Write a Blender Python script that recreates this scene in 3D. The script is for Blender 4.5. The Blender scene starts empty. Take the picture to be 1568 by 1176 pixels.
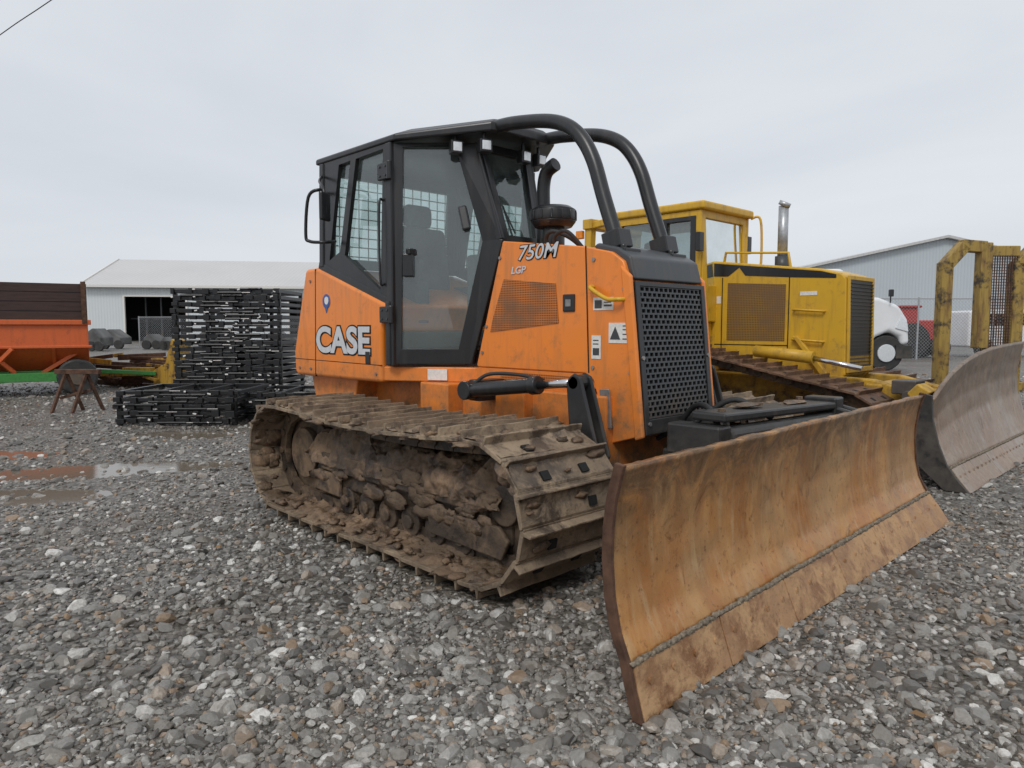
import bpy, bmesh, math, random
import numpy as np
from mathutils import Vector, Matrix, noise
random.seed(7); np.random.seed(7)
scene=bpy.context.scene
def lk(o): scene.collection.objects.link(o); return o
# ---------------------------------------------------------------- materials
def newmat(name):
    m=bpy.data.materials.new(name); m.use_nodes=True
    nt=m.node_tree; b=nt.nodes['Principled BSDF']; return m,nt,b
def N(nt,t,**k):
    n=nt.nodes.new(t)
    for a,v in k.items():
        if a in n.inputs: n.inputs[a].default_value=v
        else: setattr(n,a,v)
    return n
def c4(c): return (c[0],c[1],c[2],1)
def pos(nt,scale=(1,1,1)):
    g=N(nt,'ShaderNodeNewGeometry'); mp=N(nt,'ShaderNodeMapping'); mp.inputs['Scale'].default_value=scale
    nt.links.new(g.outputs['Position'],mp.inputs['Vector']); return mp.outputs['Vector']
def noi(nt,vec,scale,detail=5,rough=.6,dist=0):
    n=N(nt,'ShaderNodeTexNoise'); n.inputs['Scale'].default_value=scale; n.inputs['Detail'].default_value=detail
    n.inputs['Roughness'].default_value=rough; n.inputs['Distortion'].default_value=dist
    nt.links.new(vec,n.inputs['Vector']); return n.outputs['Fac']
def rng(nt,src,a,b,c=0,d=1):
    n=N(nt,'ShaderNodeMapRange'); n.clamp=True
    for i,v in zip(range(1,5),(a,b,c,d)): n.inputs[i].default_value=v
    nt.links.new(src,n.inputs[0]); return n.outputs[0]
def mth(nt,op,a,b):
    n=N(nt,'ShaderNodeMath',operation=op); n.use_clamp=(op!='MULTIPLY')
    for i,s in enumerate((a,b)):
        if hasattr(s,'is_output'): nt.links.new(s,n.inputs[i])
        else: n.inputs[i].default_value=s
    return n.outputs[0]
def mix(nt,f,a,b,mode='MIX'):
    n=N(nt,'ShaderNodeMix',data_type='RGBA',blend_type=mode)
    for i,s in ((0,f),(6,a),(7,b)):
        if hasattr(s,'is_output'): nt.links.new(s,n.inputs[i])
        else: n.inputs[i].default_value= s if i==0 else c4(s)
    return n.outputs[2]
def bump(nt,b,src,st,dist=.01):
    n=N(nt,'ShaderNodeBump'); n.inputs['Strength'].default_value=st; n.inputs['Distance'].default_value=dist
    nt.links.new(src,n.inputs['Height']); nt.links.new(n.outputs[0],b.inputs['Normal'])
def zpos(nt):
    g=N(nt,'ShaderNodeNewGeometry'); s=N(nt,'ShaderNodeSeparateXYZ'); nt.links.new(g.outputs['Position'],s.inputs[0]); return s.outputs
def paint(name,base,rough=.35,dirt=(.16,.11,.07),z0=.95,z1=.5,amt=1.0,metal=0,gen=.25,coat=0,streak=.22,fade=None):
    m,nt,b=newmat(name); p=pos(nt)
    n1=noi(nt,p,9,7,.7); n2=noi(nt,p,1.7,4,.6)
    zf=rng(nt,zpos(nt)[2],z0,z1)
    f=mth(nt,'ADD',mth(nt,'MULTIPLY',zf,rng(nt,n1,.35,.6,0.15,amt)),mth(nt,'MULTIPLY',rng(nt,n1,.56,.75),gen))
    col=mix(nt,rng(nt,n2,.3,.7,0,.5),base,fade or [c*.8 for c in base])
    ps=pos(nt,(6,6,.7)); st=noi(nt,ps,3,4,.6)
    col=mix(nt,rng(nt,st,.5,.75,0,streak),col,dirt)
    col=mix(nt,f,col,dirt)
    nt.links.new(col,b.inputs['Base Color'])
    nt.links.new(rng(nt,f,0,.8,rough,.85),b.inputs['Roughness'])
    b.inputs['Metallic'].default_value=metal; b.inputs['Coat Weight'].default_value=coat
    bump(nt,b,n1,.12,.004); return m
def simple(name,col,rough=.5,metal=0,bmp=0,sc=30,var=.2):
    m,nt,b=newmat(name); p=pos(nt); n=noi(nt,p,sc,4,.6)
    nt.links.new(mix(nt,rng(nt,n,.3,.7),[c*(1-var) for c in col],[min(1,c*(1+var)) for c in col]),b.inputs['Base Color'])
    b.inputs['Roughness'].default_value=rough; b.inputs['Metallic'].default_value=metal
    if bmp: bump(nt,b,n,bmp,.01)
    return m
M={}
M['orange']=paint('orange_paint',(.86,.235,.02),.36,(.24,.13,.06),z0=1.1,z1=.5,coat=.25,gen=.55,streak=.38,fade=(.76,.235,.04))
M['yellow']=paint('yellow_paint',(.66,.38,.018),.4,(.13,.085,.045),1.15,.45,gen=.6,streak=.4,fade=(.55,.33,.045))
M['black']=paint('black_paint',(.018,.019,.021),.33,(.10,.085,.07),.9,.4,.8,gen=.1)
M['gblack']=simple('gloss_black_paint',(.010,.010,.011),.35,0,.05,8,.4)
M['dkgrey']=paint('dark_grey_paint',(.05,.055,.06),.4,gen=.2)
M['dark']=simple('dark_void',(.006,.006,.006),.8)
M['rubber']=simple('rubber',(.025,.025,.026),.7,bmp=.2)
M['chrome']=simple('chrome_rod',(.6,.6,.61),.18,1,var=.05)
M['steel']=simple('worn_steel',(.30,.29,.28),.45,.7,.2)
M['label']=simple('label_white',(.72,.70,.66),.5,sc=60,var=.12)
M['silver']=simple('decal_silver',(.58,.59,.61),.35,var=.08)
M['wht']=simple('white_paint',(.75,.76,.77),.3,var=.05,sc=2)
M['blue']=simple('badge_blue',(.05,.1,.3),.4)
M['seat']=simple('seat_fabric',(.07,.075,.08),.85,bmp=.2)
M['green']=simple('green_paint',(.05,.24,.05),.45)
M['worange']=paint('wagon_orange',(.66,.13,.03),.45,(.1,.05,.03),.5,0,.5,gen=.5)
M['red']=simple('red_paint',(.4,.03,.02),.4)
M['rust']=simple('rusty_steel',(.10,.05,.03),.8,.2,.5,14,.5)
M['galv']=simple('galvanised',(.42,.43,.44),.4,.6)
M['amber']=simple('amber',(.8,.25,.02),.3)
def worny(name,a,b0,lo,hi):
    m,nt,b=newmat(name); p=pos(nt); n1=noi(nt,p,5,8,.72); n2=noi(nt,pos(nt,(4,4,.6)),4,5,.65)
    col=mix(nt,rng(nt,n2,.46,.66,0,.8),a,(.15,.075,.03)); col=mix(nt,rng(nt,n1,lo,hi),col,b0)
    nt.links.new(col,b.inputs['Base Color']); b.inputs['Roughness'].default_value=.6; bump(nt,b,n1,.3,.01); return m
M['wornyel']=worny('worn_yellow_rust',(.36,.24,.055),(.045,.033,.022),.50,.61)
m,nt,b=newmat('dark_wood'); p=pos(nt,(1,1,9)); n=noi(nt,p,3,5,.6)
nt.links.new(mix(nt,n,(.02,.012,.01),(.09,.05,.04)),b.inputs['Base Color']); b.inputs['Roughness'].default_value=.8; M['wood']=m
def mudmat(name,cA,cB,cC,metalness=.25,scale=6,st=.6,wet=.38):
    m,nt,b=newmat(name); p=pos(nt)
    n1=noi(nt,p,scale,8,.72,.3); n2=noi(nt,p,scale*5,6,.7); n3=noi(nt,p,2.2,4,.6)
    col=mix(nt,rng(nt,n1,.42,.56),cA,cB); col=mix(nt,rng(nt,n3,.42,.62),col,cC); col=mix(nt,rng(nt,n2,.55,.7,0,.6),col,[c*.35 for c in cA])
    nt.links.new(col,b.inputs['Base Color']); nt.links.new(rng(nt,n1,.4,.6,wet,.85),b.inputs['Roughness'])
    b.inputs['Metallic'].default_value=metalness
    bump(nt,b,mth(nt,'ADD',mth(nt,'MULTIPLY',n1,.7),mth(nt,'MULTIPLY',n2,.4)),st,.03); return m
M['track']=mudmat('muddy_track_steel',(.085,.062,.045),(.34,.255,.17),(.21,.155,.105),.1)
M['trackrust']=mudmat('rusty_track_steel',(.08,.045,.03),(.22,.12,.07),(.15,.085,.05),.2)
M['mud']=mudmat('caked_mud',(.055,.036,.023),(.29,.19,.115),(.12,.08,.05),0,4.5,1,.3)
M['frame']=mudmat('muddy_frame',(.025,.02,.017),(.21,.14,.085),(.06,.043,.031),.1,4)
M['tyre']=mudmat('tyre_rubber',(.02,.02,.02),(.05,.045,.04),(.03,.03,.03),0,9,.3)
def blademat(name,cols,band=.85):
    m,nt,b=newmat(name)
    n1=noi(nt,pos(nt,(1,1,.22)),5,7,.65,.5); n2=noi(nt,pos(nt),2.0,6,.62,.8); n3=noi(nt,pos(nt),34,6,.75)
    n4=noi(nt,pos(nt,(1,1.2,.12)),22,4,.6); n5=noi(nt,pos(nt,(1,1,1)),6,8,.75,1.2); n6=noi(nt,pos(nt),1.1,5,.6,.5)
    z=zpos(nt)[2]
    col=mix(nt,rng(nt,n1,.40,.60),cols[0],cols[1])
    col=mix(nt,rng(nt,n2,.44,.62),col,cols[2])
    col=mix(nt,rng(nt,n4,.52,.72,0,.6),col,cols[3])
    col=mix(nt,rng(nt,n6,.5,.66,0,.5),col,cols[3])
    t=mth(nt,'MULTIPLY',rng(nt,z,.46,.78),rng(nt,n5,.38,.56))
    col=mix(nt,mth(nt,'MULTIPLY',t,band),col,cols[4])
    col=mix(nt,rng(nt,n5,.57,.66,0,.7),col,[c*.4 for c in cols[0]])
    col=mix(nt,rng(nt,n3,.56,.70,0,.8),col,[c*.3 for c in cols[0]])
    nt.links.new(col,b.inputs['Base Color']); nt.links.new(rng(nt,n1,.35,.65,.28,.52),b.inputs['Roughness'])
    b.inputs['Metallic'].default_value=.25
    bump(nt,b,mth(nt,'ADD',mth(nt,'MULTIPLY',n3,.4),n2),.35,.012); return m
M['blade']=blademat('worn_blade_steel',((.40,.15,.032),(.53,.265,.085),(.33,.165,.06),(.52,.345,.175),(.10,.07,.045)),.8)
M['blade2']=blademat('scraped_blade_steel',((.22,.13,.075),(.33,.235,.165),(.25,.185,.135),(.40,.335,.27),(.14,.11,.085)),.6)
M['edge']=mudmat('cutting_edge_steel',(.26,.125,.055),(.50,.31,.16),(.39,.225,.115),.2,7,.35)
def glassmat(name,tint,ft):
    m,nt,b=newmat(name); nt.nodes.remove(b); out=nt.nodes['Material Output']
    tr=N(nt,'ShaderNodeBsdfTransparent'); tr.inputs[0].default_value=c4(tint)
    gl=N(nt,'ShaderNodeBsdfGlossy'); gl.inputs['Roughness'].default_value=.03; gl.inputs[0].default_value=(.8,.85,.85,1)
    fr=N(nt,'ShaderNodeFresnel'); fr.inputs[0].default_value=1.5
    mx=N(nt,'ShaderNodeMixShader'); nt.links.new(rng(nt,fr.outputs[0],0,1,ft,1),mx.inputs[0])
    nt.links.new(tr.outputs[0],mx.inputs[1]); nt.links.new(gl.outputs[0],mx.inputs[2])
    df=N(nt,'ShaderNodeBsdfDiffuse'); df.inputs[0].default_value=(.30,.37,.36,1)
    m2=N(nt,'ShaderNodeMixShader'); nt.links.new(rng(nt,noi(nt,pos(nt),3,7,.7),.35,.8,.05,.28),m2.inputs[0])
    nt.links.new(mx.outputs[0],m2.inputs[1]); nt.links.new(df.outputs[0],m2.inputs[2])
    nt.links.new(m2.outputs[0],out.inputs[0]); return m
M['glass']=glassmat('cab_glass',(.80,.90,.88),.12)
M['glassd']=glassmat('dark_glass',(.5,.58,.58),.15)
M['lens']=simple('lamp_lens',(.75,.78,.8),.12,.3,var=.1)
def perf(name,base,sc=70):
    m,nt,b=newmat(name); z=zpos(nt)
    cmb=N(nt,'ShaderNodeCombineXYZ'); nt.links.new(z[0],cmb.inputs[0]); nt.links.new(z[2],cmb.inputs[1])
    v=N(nt,'ShaderNodeTexVoronoi'); v.voronoi_dimensions='2D'; v.inputs['Scale'].default_value=sc; v.inputs['Randomness'].default_value=0
    nt.links.new(cmb.outputs[0],v.inputs['Vector'])
    f=rng(nt,v.outputs['Distance'],.25,.4)
    col=mix(nt,f,[c*.12 for c in base],[c*.8 for c in base])
    col=mix(nt,rng(nt,noi(nt,pos(nt),4,5,.6),.42,.66,0,.75),col,(.15,.085,.045))
    nt.links.new(col,b.inputs['Base Color']); b.inputs['Roughness'].default_value=.55; return m
M['perf']=perf('perforated_orange',(.70,.21,.035)); M['perfy']=perf('perforated_yellow',(.36,.19,.03),55)
def clad(name,base,sc=14):
    m,nt,b=newmat(name); tc=N(nt,'ShaderNodeTexCoord'); w=N(nt,'ShaderNodeTexWave'); w.bands_direction='X'; w.inputs['Scale'].default_value=sc*.1
    nt.links.new(tc.outputs['Object'],w.inputs['Vector'])
    n=noi(nt,pos(nt),.3,4,.5)
    col=mix(nt,rng(nt,w.outputs['Fac'],.6,1,0,.25),base,[c*.7 for c in base]); col=mix(nt,rng(nt,n,.4,.7,0,.2),col,[c*.75 for c in base])
    nt.links.new(col,b.inputs['Base Color']); b.inputs['Roughness'].default_value=.45; bump(nt,b,w.outputs['Fac'],.4,.03); return m
M['clad']=clad('white_cladding',(.66,.70,.71)); M['roofm']=clad('roof_metal',(.55,.54,.53),9); M['clad2']=clad('grey_cladding',(.50,.55,.58))
# ---------------------------------------------------------------- geometry helpers
def empty(name,loc=(0,0,0),rz=0):
    e=bpy.data.objects.new(name,None); e.location=loc; e.rotation_euler[2]=rz; e.empty_display_size=.3; return lk(e)
_bm=bmesh.new(); bmesh.ops.create_icosphere(_bm,subdivisions=2,radius=1)
ICOV=[v.co.copy() for v in _bm.verts]; ICOF=[tuple(v.index for v in f.verts) for f in _bm.faces]; _bm.free()
class Bag:
    def __init__(s): s.v=[]; s.f=[]
    def add(s,vs,fs):
        o=len(s.v); s.v+= [tuple(v) for v in vs]; s.f+=[tuple(i+o for i in f) for f in fs]; return s
    def box(s,c,d,R=None):
        c=Vector(c); h=Vector(d)/2; vs=[]
        for x in(-1,1):
            for y in(-1,1):
                for z in(-1,1):
                    p=Vector((x*h.x,y*h.y,z*h.z)); vs.append(c+(R@p if R else p))
        return s.add(vs,[(0,1,3,2),(4,6,7,5),(0,4,5,1),(2,3,7,6),(0,2,6,4),(1,5,7,3)])
    def b2(s,a,b): return s.box([(a[i]+b[i])/2 for i in range(3)],[abs(b[i]-a[i]) for i in range(3)])
    def blob(s,c,d,R=None,am=.5):
        c=Vector(c);o=Vector((random.random()*50,random.random()*50,0));vs=[]
        for v in ICOV:
            k=1+am*noise.noise(v*1.6+o)+am*.5*noise.noise(v*4+o); p=Vector((v.x*d[0],v.y*d[1],v.z*d[2]))*k
            vs.append(c+(R@p if R else p))
        return s.add(vs,ICOF)
    def beam(s,p,q,w,h,up=(0,0,1)):
        p=Vector(p);q=Vector(q);d=q-p;L=d.length;d.normalize();u=Vector(up)
        if abs(d.dot(u))>.98:u=Vector((0,1,0))
        sd=d.cross(u).normalized();u=sd.cross(d)
        R=Matrix((d,sd,u)).transposed(); return s.box((p+q)/2,(L,w,h),R)
    def cyl(s,p,q,r,n=20,r2=None):
        p=Vector(p);q=Vector(q);d=(q-p).normalized();u=Vector((0,0,1)) if abs(d.z)<.9 else Vector((1,0,0))
        a=d.cross(u).normalized();b=d.cross(a); r2=r if r2 is None else r2;vs=[]
        for c,rr in((p,r),(q,r2)):
            for i in range(n):
                t=2*math.pi*i/n; vs.append(c+(a*math.cos(t)+b*math.sin(t))*rr)
        fs=[(i,(i+1)%n,n+(i+1)%n,n+i) for i in range(n)]+[tuple(range(n))[::-1],tuple(range(n,2*n))]
        return s.add(vs,fs)
    def prism(s,pts,off):
        n=len(pts);off=Vector(off);vs=[Vector(p) for p in pts]+[Vector(p)+off for p in pts]
        return s.add(vs,[(i,(i+1)%n,n+(i+1)%n,n+i) for i in range(n)]+[tuple(range(n))[::-1],tuple(range(n,2*n))])
    def py(s,prof,y0,y1): return s.prism([(x,y0,z) for x,z in prof],(0,y1-y0,0))
    def pz(s,plan,z0,z1): return s.prism([(x,y,z0) for x,y in plan],(0,0,z1-z0))
    def px(s,prof,x0,x1): return s.prism([(x0,y,z) for y,z in prof],(x1-x0,0,0))
    def ring(s,outer,inner,th):
        o=[Vector(p) for p in outer];i_=[Vector(p) for p in inner];n=len(o)
        nr=(o[1]-o[0]).cross(o[2]-o[0]).normalized()*th
        vs=o+i_+[p+nr for p in o]+[p+nr for p in i_];fs=[]
        for i in range(n):
            j=(i+1)%n
            fs+=[(i,j,n+j,n+i),(2*n+i,3*n+i,3*n+j,2*n+j),(i,2*n+i,2*n+j,j),(n+i,n+j,3*n+j,3*n+i)]
        return s.add(vs,fs)
    def emit(s,name,mat,parent=None,bevel=0,smooth=False,seg=2):
        me=bpy.data.meshes.new(name); me.from_pydata(s.v,[],s.f); me.validate()
        bm=bmesh.new(); bm.from_mesh(me); bmesh.ops.recalc_face_normals(bm,faces=bm.faces); bm.to_mesh(me); bm.free()
        me.materials.append(M[mat] if isinstance(mat,str) else mat)
        ob=lk(bpy.data.objects.new(name,me))
        if parent: ob.parent=parent
        if smooth:
            for p in me.polygons: p.use_smooth=len(p.vertices)<=4
        if bevel:
            md=ob.modifiers.new('bevel','BEVEL'); md.width=bevel; md.segments=seg; md.limit_method='ANGLE'; md.angle_limit=math.radians(35)
            if seg>2:
                for p in me.polygons: p.use_smooth=True
                wn=ob.modifiers.new('wn','WEIGHTED_NORMAL'); wn.keep_sharp=True
        return ob
def tube(name,pts,r,mat,parent=None,smooth=True,res=6):
    P=[Vector(p) for p in pts]
    if smooth and len(P)>2:
        Q=[]
        for i in range(len(P)-1):
            a=P[max(i-1,0)];b=P[i];c=P[i+1];d=P[min(i+2,len(P)-1)]
            for k in range(res):
                t=k/res; Q.append(.5*((2*b)+(c-a)*t+(2*a-5*b+4*c-d)*t*t+(3*b-a-3*c+d)*t**3))
        Q.append(P[-1]);P=Q
    cu=bpy.data.curves.new(name,'CURVE');cu.dimensions='3D';sp=cu.splines.new('POLY');sp.points.add(len(P)-1)
    for i,p in enumerate(P): sp.points[i].co=(p.x,p.y,p.z,1)
    cu.bevel_depth=r;cu.bevel_resolution=4;cu.use_fill_caps=True;sp.use_smooth=True
    cu.materials.append(M[mat]);ob=lk(bpy.data.objects.new(name,cu))
    if parent: ob.parent=parent
    return ob
def text(name,s,loc,size,mat,parent,rot=(math.pi/2,0,0),off=0,ext=.001,sx=1,shear=0):
    cu=bpy.data.curves.new(name,'FONT');cu.body=s;cu.size=size;cu.offset=off;cu.extrude=ext;cu.shear=shear
    cu.materials.append(M[mat]);ob=lk(bpy.data.objects.new(name,cu));ob.location=loc;ob.rotation_euler=rot;ob.scale=(sx,1,1);ob.parent=parent;return ob
def hull_path(circles,n):
    pts=[]
    for x,z,r in circles:
        for i in range(72):
            t=2*math.pi*i/72; pts.append((x+r*math.cos(t),z+r*math.sin(t)))
    pts=sorted(set(pts))
    def half(ps):
        h=[]
        for p in ps:
            while len(h)>1 and (h[-1][0]-h[-2][0])*(p[1]-h[-2][1])-(h[-1][1]-h[-2][1])*(p[0]-h[-2][0])<=0: h.pop()
            h.append(p)
        return h
    lo=half(pts);up=half(pts[::-1]);H=lo[:-1]+up[:-1];H.append(H[0])
    L=[0]
    for a,b_ in zip(H,H[1:]): L.append(L[-1]+math.dist(a,b_))
    out=[];T=L[-1]
    for k in range(n):
        s_=T*k/n;i=max(j for j in range(len(L)) if L[j]<=s_);i=min(i,len(H)-2);t=(s_-L[i])/(L[i+1]-L[i])
        out.append(((H[i][0]*(1-t)+H[i+1][0]*t),(H[i][1]*(1-t)+H[i+1][1]*t)))
    return out,T/n
def track(parent,pref,circles,n,y0,y1,mat,sag=0,gh=.055,muddy=0):
    path,pitch=hull_path(circles,n);yc=(y0+y1)/2;w=y1-y0;zc=sum(c[1] for c in circles)/len(circles)
    xs=[c[0] for c in circles];xa,xb=min(xs),max(xs)
    P=[]
    for x,z in path:
        if z>zc and xa<x<xb: z-=sag*math.sin(math.pi*(x-xa)/(xb-xa))
        P.append(Vector((x,0,z)))
    sh=Bag();ch=Bag();hl=Bag();md=Bag();m2=Bag()
    for i in range(n):
        a=P[i];b_=P[(i+1)%n];t=(b_-a).normalized();nr=Vector((t.z,0,-t.x));c=(a+b_)/2+Vector((0,yc,0));L=(b_-a).length
        jit=random.uniform(-.006,.006)
        R=Matrix((t,Vector((0,1,0)),nr)).transposed()@Matrix.Rotation(random.uniform(-.012,.012),3,'X')
        cc=c+Vector((0,jit,0))
        prof=[(-L*.53,-.006),(L*.47,-.010),(L*.50,.012),(L*.42,.012),(L*.40,gh),(L*.33,gh),(L*.30,.014),(-L*.45,.014),(-L*.53,.008)]
        vs=[];m_=len(prof);ns=10
        for q in range(ns+1):
            yy=-w/2+w*q/ns; e=.007*noise.noise((i*3.1,q*1.3,0))
            for k_,(px_,pz_) in enumerate(prof): vs.append(cc+R@Vector((px_,yy,pz_+(e if k_ in(4,5) else 0))))
        fs=[tuple(range(m_))[::-1],tuple(range(ns*m_,ns*m_+m_))]
        for q in range(ns): fs+=[(q*m_+k,q*m_+(k+1)%m_,(q+1)*m_+(k+1)%m_,(q+1)*m_+k) for k in range(m_)]
        sh.add(vs,fs)
        for yy in(-.13,.13):
            if not muddy or random.random()<.7: hl.box(c+R@Vector((-.03,yy,.018 if muddy else .0145)),(.045,.05,.014 if muddy else .004),R)
        for yy in(-.09,.09):
            ch.box(c+R@Vector((0,yy,-.055)),(L*.96,.035,.085),R)
        ch.cyl(c+R@Vector((L/2,-.12,-.055)),c+R@Vector((L/2,.12,-.055)),.026,10)
        if muddy:
            gx_,gy_=7,26;vv=[];o=random.random()*40
            for ix in range(gx_):
                for iy in range(gy_):
                    u=ix/(gx_-1);v_=iy/(gy_-1);px_=-L*.44+u*L*.75;py_=-w*.49+v_*w*.98
                    hgt=.5*noise.noise((px_*9+o,py_*5,i*.7))+.35*noise.noise((px_*26+o,py_*20,i))
                    ed=(1 if u<.6 else 1+1.6*(u-.6)/.4)
                    vv.append(cc+R@Vector((px_,py_,.011+.024*ed*max(-.1,hgt+.10))))
            md.add(vv,[(ix*gy_+iy,(ix+1)*gy_+iy,(ix+1)*gy_+iy+1,ix*gy_+iy+1) for ix in range(gx_-1) for iy in range(gy_-1)])
            for k in range(3):
                yy=random.uniform(-w*.48,w*.48);r=random.uniform(.01,.03)
                m2.blob(c+R@Vector((random.uniform(-.2,.28)*L,yy,.02)),(r*.9,r*2.0,.013),R,.7)
            for k in range(5):
                yy=random.choice((-1,1))*random.uniform(.15,w*.48);r=random.uniform(.02,.07)
                m2.blob(c+R@Vector((random.uniform(-.4,.4)*L,yy,-.008)),(r,r*1.3,random.uniform(.006,.016)),R,.7)
    sh.emit(pref+'_shoes',mat,parent,.003);ch.emit(pref+'_chain','frame',parent);hl.emit(pref+'_shoe_slots','dark',parent)
    if muddy: md.emit(pref+'_stuck_mud','track',parent,smooth=True);m2.emit(pref+'_mud_lumps','mud',parent,smooth=True)
# =====================================================================  BULLDOZER
D=empty('bulldozer')
b=Bag();b.py([(-1.99,.88),(-2.0,1.05),(-1.78,1.70),(-1.60,1.70),(-.66,1.40),(-.735,1.2),(-.735,.86),(-1.95,.86)],-.70,.70)
b.emit('rear_body','orange',D,.03,seg=3)
b=Bag()
b.py([(-1.655,.862),(-1.645,.862),(-1.615,1.69),(-1.625,1.69)],-.7015,-.69)
b.py([(-1.99,.995),(-.74,.985),(-.74,.98),(-1.99,.99)],-.7012,-.69)
b.emit('panel_seams','dark',D)
b=Bag()
sil=[(-.76,-.69),(-.18,-.33),(.35,-.33),(.35,.33),(-.18,.33),(-.76,.69)]
b.pz(sil,.875,.975);b.emit('cab_sill','orange',D,.008)
b=Bag();b.pz([(-1.5,-.64),(-.66,-.645),(-.28,-.25),(-.1,-.2),(-.1,.2),(-.28,.25),(-.66,.645),(-1.5,.64)],.976,1.09);b.emit('cab_floor','black',D)
b=Bag();b.b2((-1.75,-.42,.45),(1.0,.42,.87));b.b2((-.5,-.55,.55),(-.2,.55,.875));b.b2((.2,-.5,.5),(.45,.5,.9))
b.py([(-.35,.87),(.8,.90),(.95,.62),(.6,.55),(-.2,.6)],-.34,.34)
b.py([(-1.9,.86),(-1.2,.86),(-1.3,.5),(-1.8,.55)],-.6,.6)
b.emit('main_frame','orange',D,.01)
# cab
def mir(p): return [(x,-y,z) for x,y,z in p][::-1]
sideA_o=[(-1.57,-.65,1.70),(-1.30,-.65,1.61),(-1.075,-.65,2.47),(-1.53,-.65,2.47)]
sideA_i=[(-1.44,-.65,1.745),(-1.285,-.65,1.80),(-1.12,-.65,2.43),(-1.28,-.65,2.425)]
sideB_o=[(-1.30,-.65,1.61),(-.64,-.65,1.39),(-.64,-.65,2.47),(-1.075,-.65,2.47)]
sideB_i=[(-1.22,-.65,1.77),(-.765,-.65,1.50),(-.71,-.65,2.44),(-1.05,-.65,2.43)]
door_o=[(-.64,-.65,1.0),(-.27,-.27,1.0),(-.08,-.18,1.83),(-.26,-.235,2.47),(-.64,-.65,2.47)]
door_i=[(-.605,-.619,1.10),(-.335,-.34,1.10),(-.205,-.235,1.82),(-.345,-.345,2.44),(-.588,-.600,2.44)]
ws_o=[(-.08,-.18,1.80),(-.08,.18,1.80),(-.26,.235,2.47),(-.26,-.235,2.47)]
ws_i=[(-.09,-.13,1.85),(-.09,.13,1.85),(-.25,.185,2.42),(-.25,-.185,2.42)]
rr_o=[(-1.57,.65,1.70),(-1.57,-.65,1.70),(-1.53,-.65,2.47),(-1.53,.65,2.47)]
rr_i=[(-1.57,.55,1.78),(-1.57,-.55,1.78),(-1.53,-.55,2.40),(-1.53,.55,2.40)]
fr=Bag();gl=Bag()
for o,i in((sideA_o,sideA_i),(sideB_o,sideB_i),(door_o,door_i)):
    for q in(0,1):
        oo,ii=(o,i) if q==0 else (mir(o),mir(i))
        fr.ring(oo,ii,.03); gl.add(ii,[tuple(range(len(ii)))])
fr.ring(ws_o,ws_i,.03);gl.add(ws_i,[(0,1,2,3)]);fr.ring(rr_o,rr_i,.03);gl.add(rr_i,[(0,1,2,3)])
fr.emit('cab_frame','black',D,.008);gl.emit('cab_glazing','glass',D)
b=Bag()
b.beam((-.645,-.665,.98),(-.645,-.665,2.47),.07,.05);b.beam((-.645,.665,.98),(-.645,.665,2.47),.07,.05)
for s in(-1,1):
    b.beam((-.265,s*.245,2.47),(-.075,s*.19,1.82),.05,.05); b.beam((-.075,s*.19,1.83),(-.28,s*.29,1.0),.045,.05)
b.beam((-1.60,-.66,1.715),(-.66,-.66,1.405),.05,.07)
b.beam((-1.55,-.66,1.70),(-1.52,-.66,2.47),.06,.06);b.beam((-1.55,.66,1.70),(-1.52,.66,2.47),.06,.06)
b.beam((-.66,-.665,1.42),(-.66,-.665,.985),.05,.07)
b.beam((-.62,-.64,1.03),(-.3,-.3,1.03),.03,.09)
b.emit('cab_pillars','black',D,.008)
b=Bag()
b.beam((-.615,-.672,1.02),(-.615,-.672,2.45),.004,.006)
b.emit('door_gap','dark',D)
b=Bag()
for z in(2.28,1.33):
    b.box((-.66,-.705,z),(.13,.03,.11));b.cyl((-.60,-.71,z-.06),(-.60,-.71,z+.06),.018,12)
b.box((-.55,-.60,1.66),(.07,.05,.15),Matrix.Rotation(.83,3,'Z'));b.box((-.53,-.59,1.75),(.04,.06,.04))
b.emit('door_hinges','black',D,.006)
b=Bag()
for dx in(-.035,.03):
    for dz in(-.03,.03): b.cyl((-.66+dx,-.719,2.28+dz),(-.66+dx,-.726,2.28+dz),.008,8);b.cyl((-.66+dx,-.719,1.33+dz),(-.66+dx,-.726,1.33+dz),.008,8)
b.emit('hinge_bolts','dkgrey',D)
tube('door_grab_rail',[(-.72,-.68,2.10),(-.72,-.71,2.06),(-.72,-.71,1.58),(-.72,-.68,1.54)],.008,'black',D)
b=Bag();b.box((-.27,-.34,1.97),(.06,.03,.17),Matrix.Rotation(-.3,3,'Y')@Matrix.Rotation(.8,3,'Z'));b.emit('door_mirror','black',D,.012)
tube('mirror_bracket',[(-1.52,-.68,2.25),(-1.30,-.83,2.23),(-1.37,-.88,2.18),(-1.42,-.88,1.92),(-1.40,-.86,1.87),(-1.30,-.80,1.86),(-1.35,-.68,1.88)],.012,'black',D)
tube('mirror_bracket_upper',[(-1.52,-.68,2.38),(-1.35,-.80,2.30),(-1.22,-.84,2.22),(-1.2,-.84,2.05)],.010,'black',D)
b=Bag();b.box((-1.21,-.84,2.10),(.03,.12,.20),Matrix.Rotation(.5,3,'Z'));b.emit('side_mirror','black',D,.012)
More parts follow.
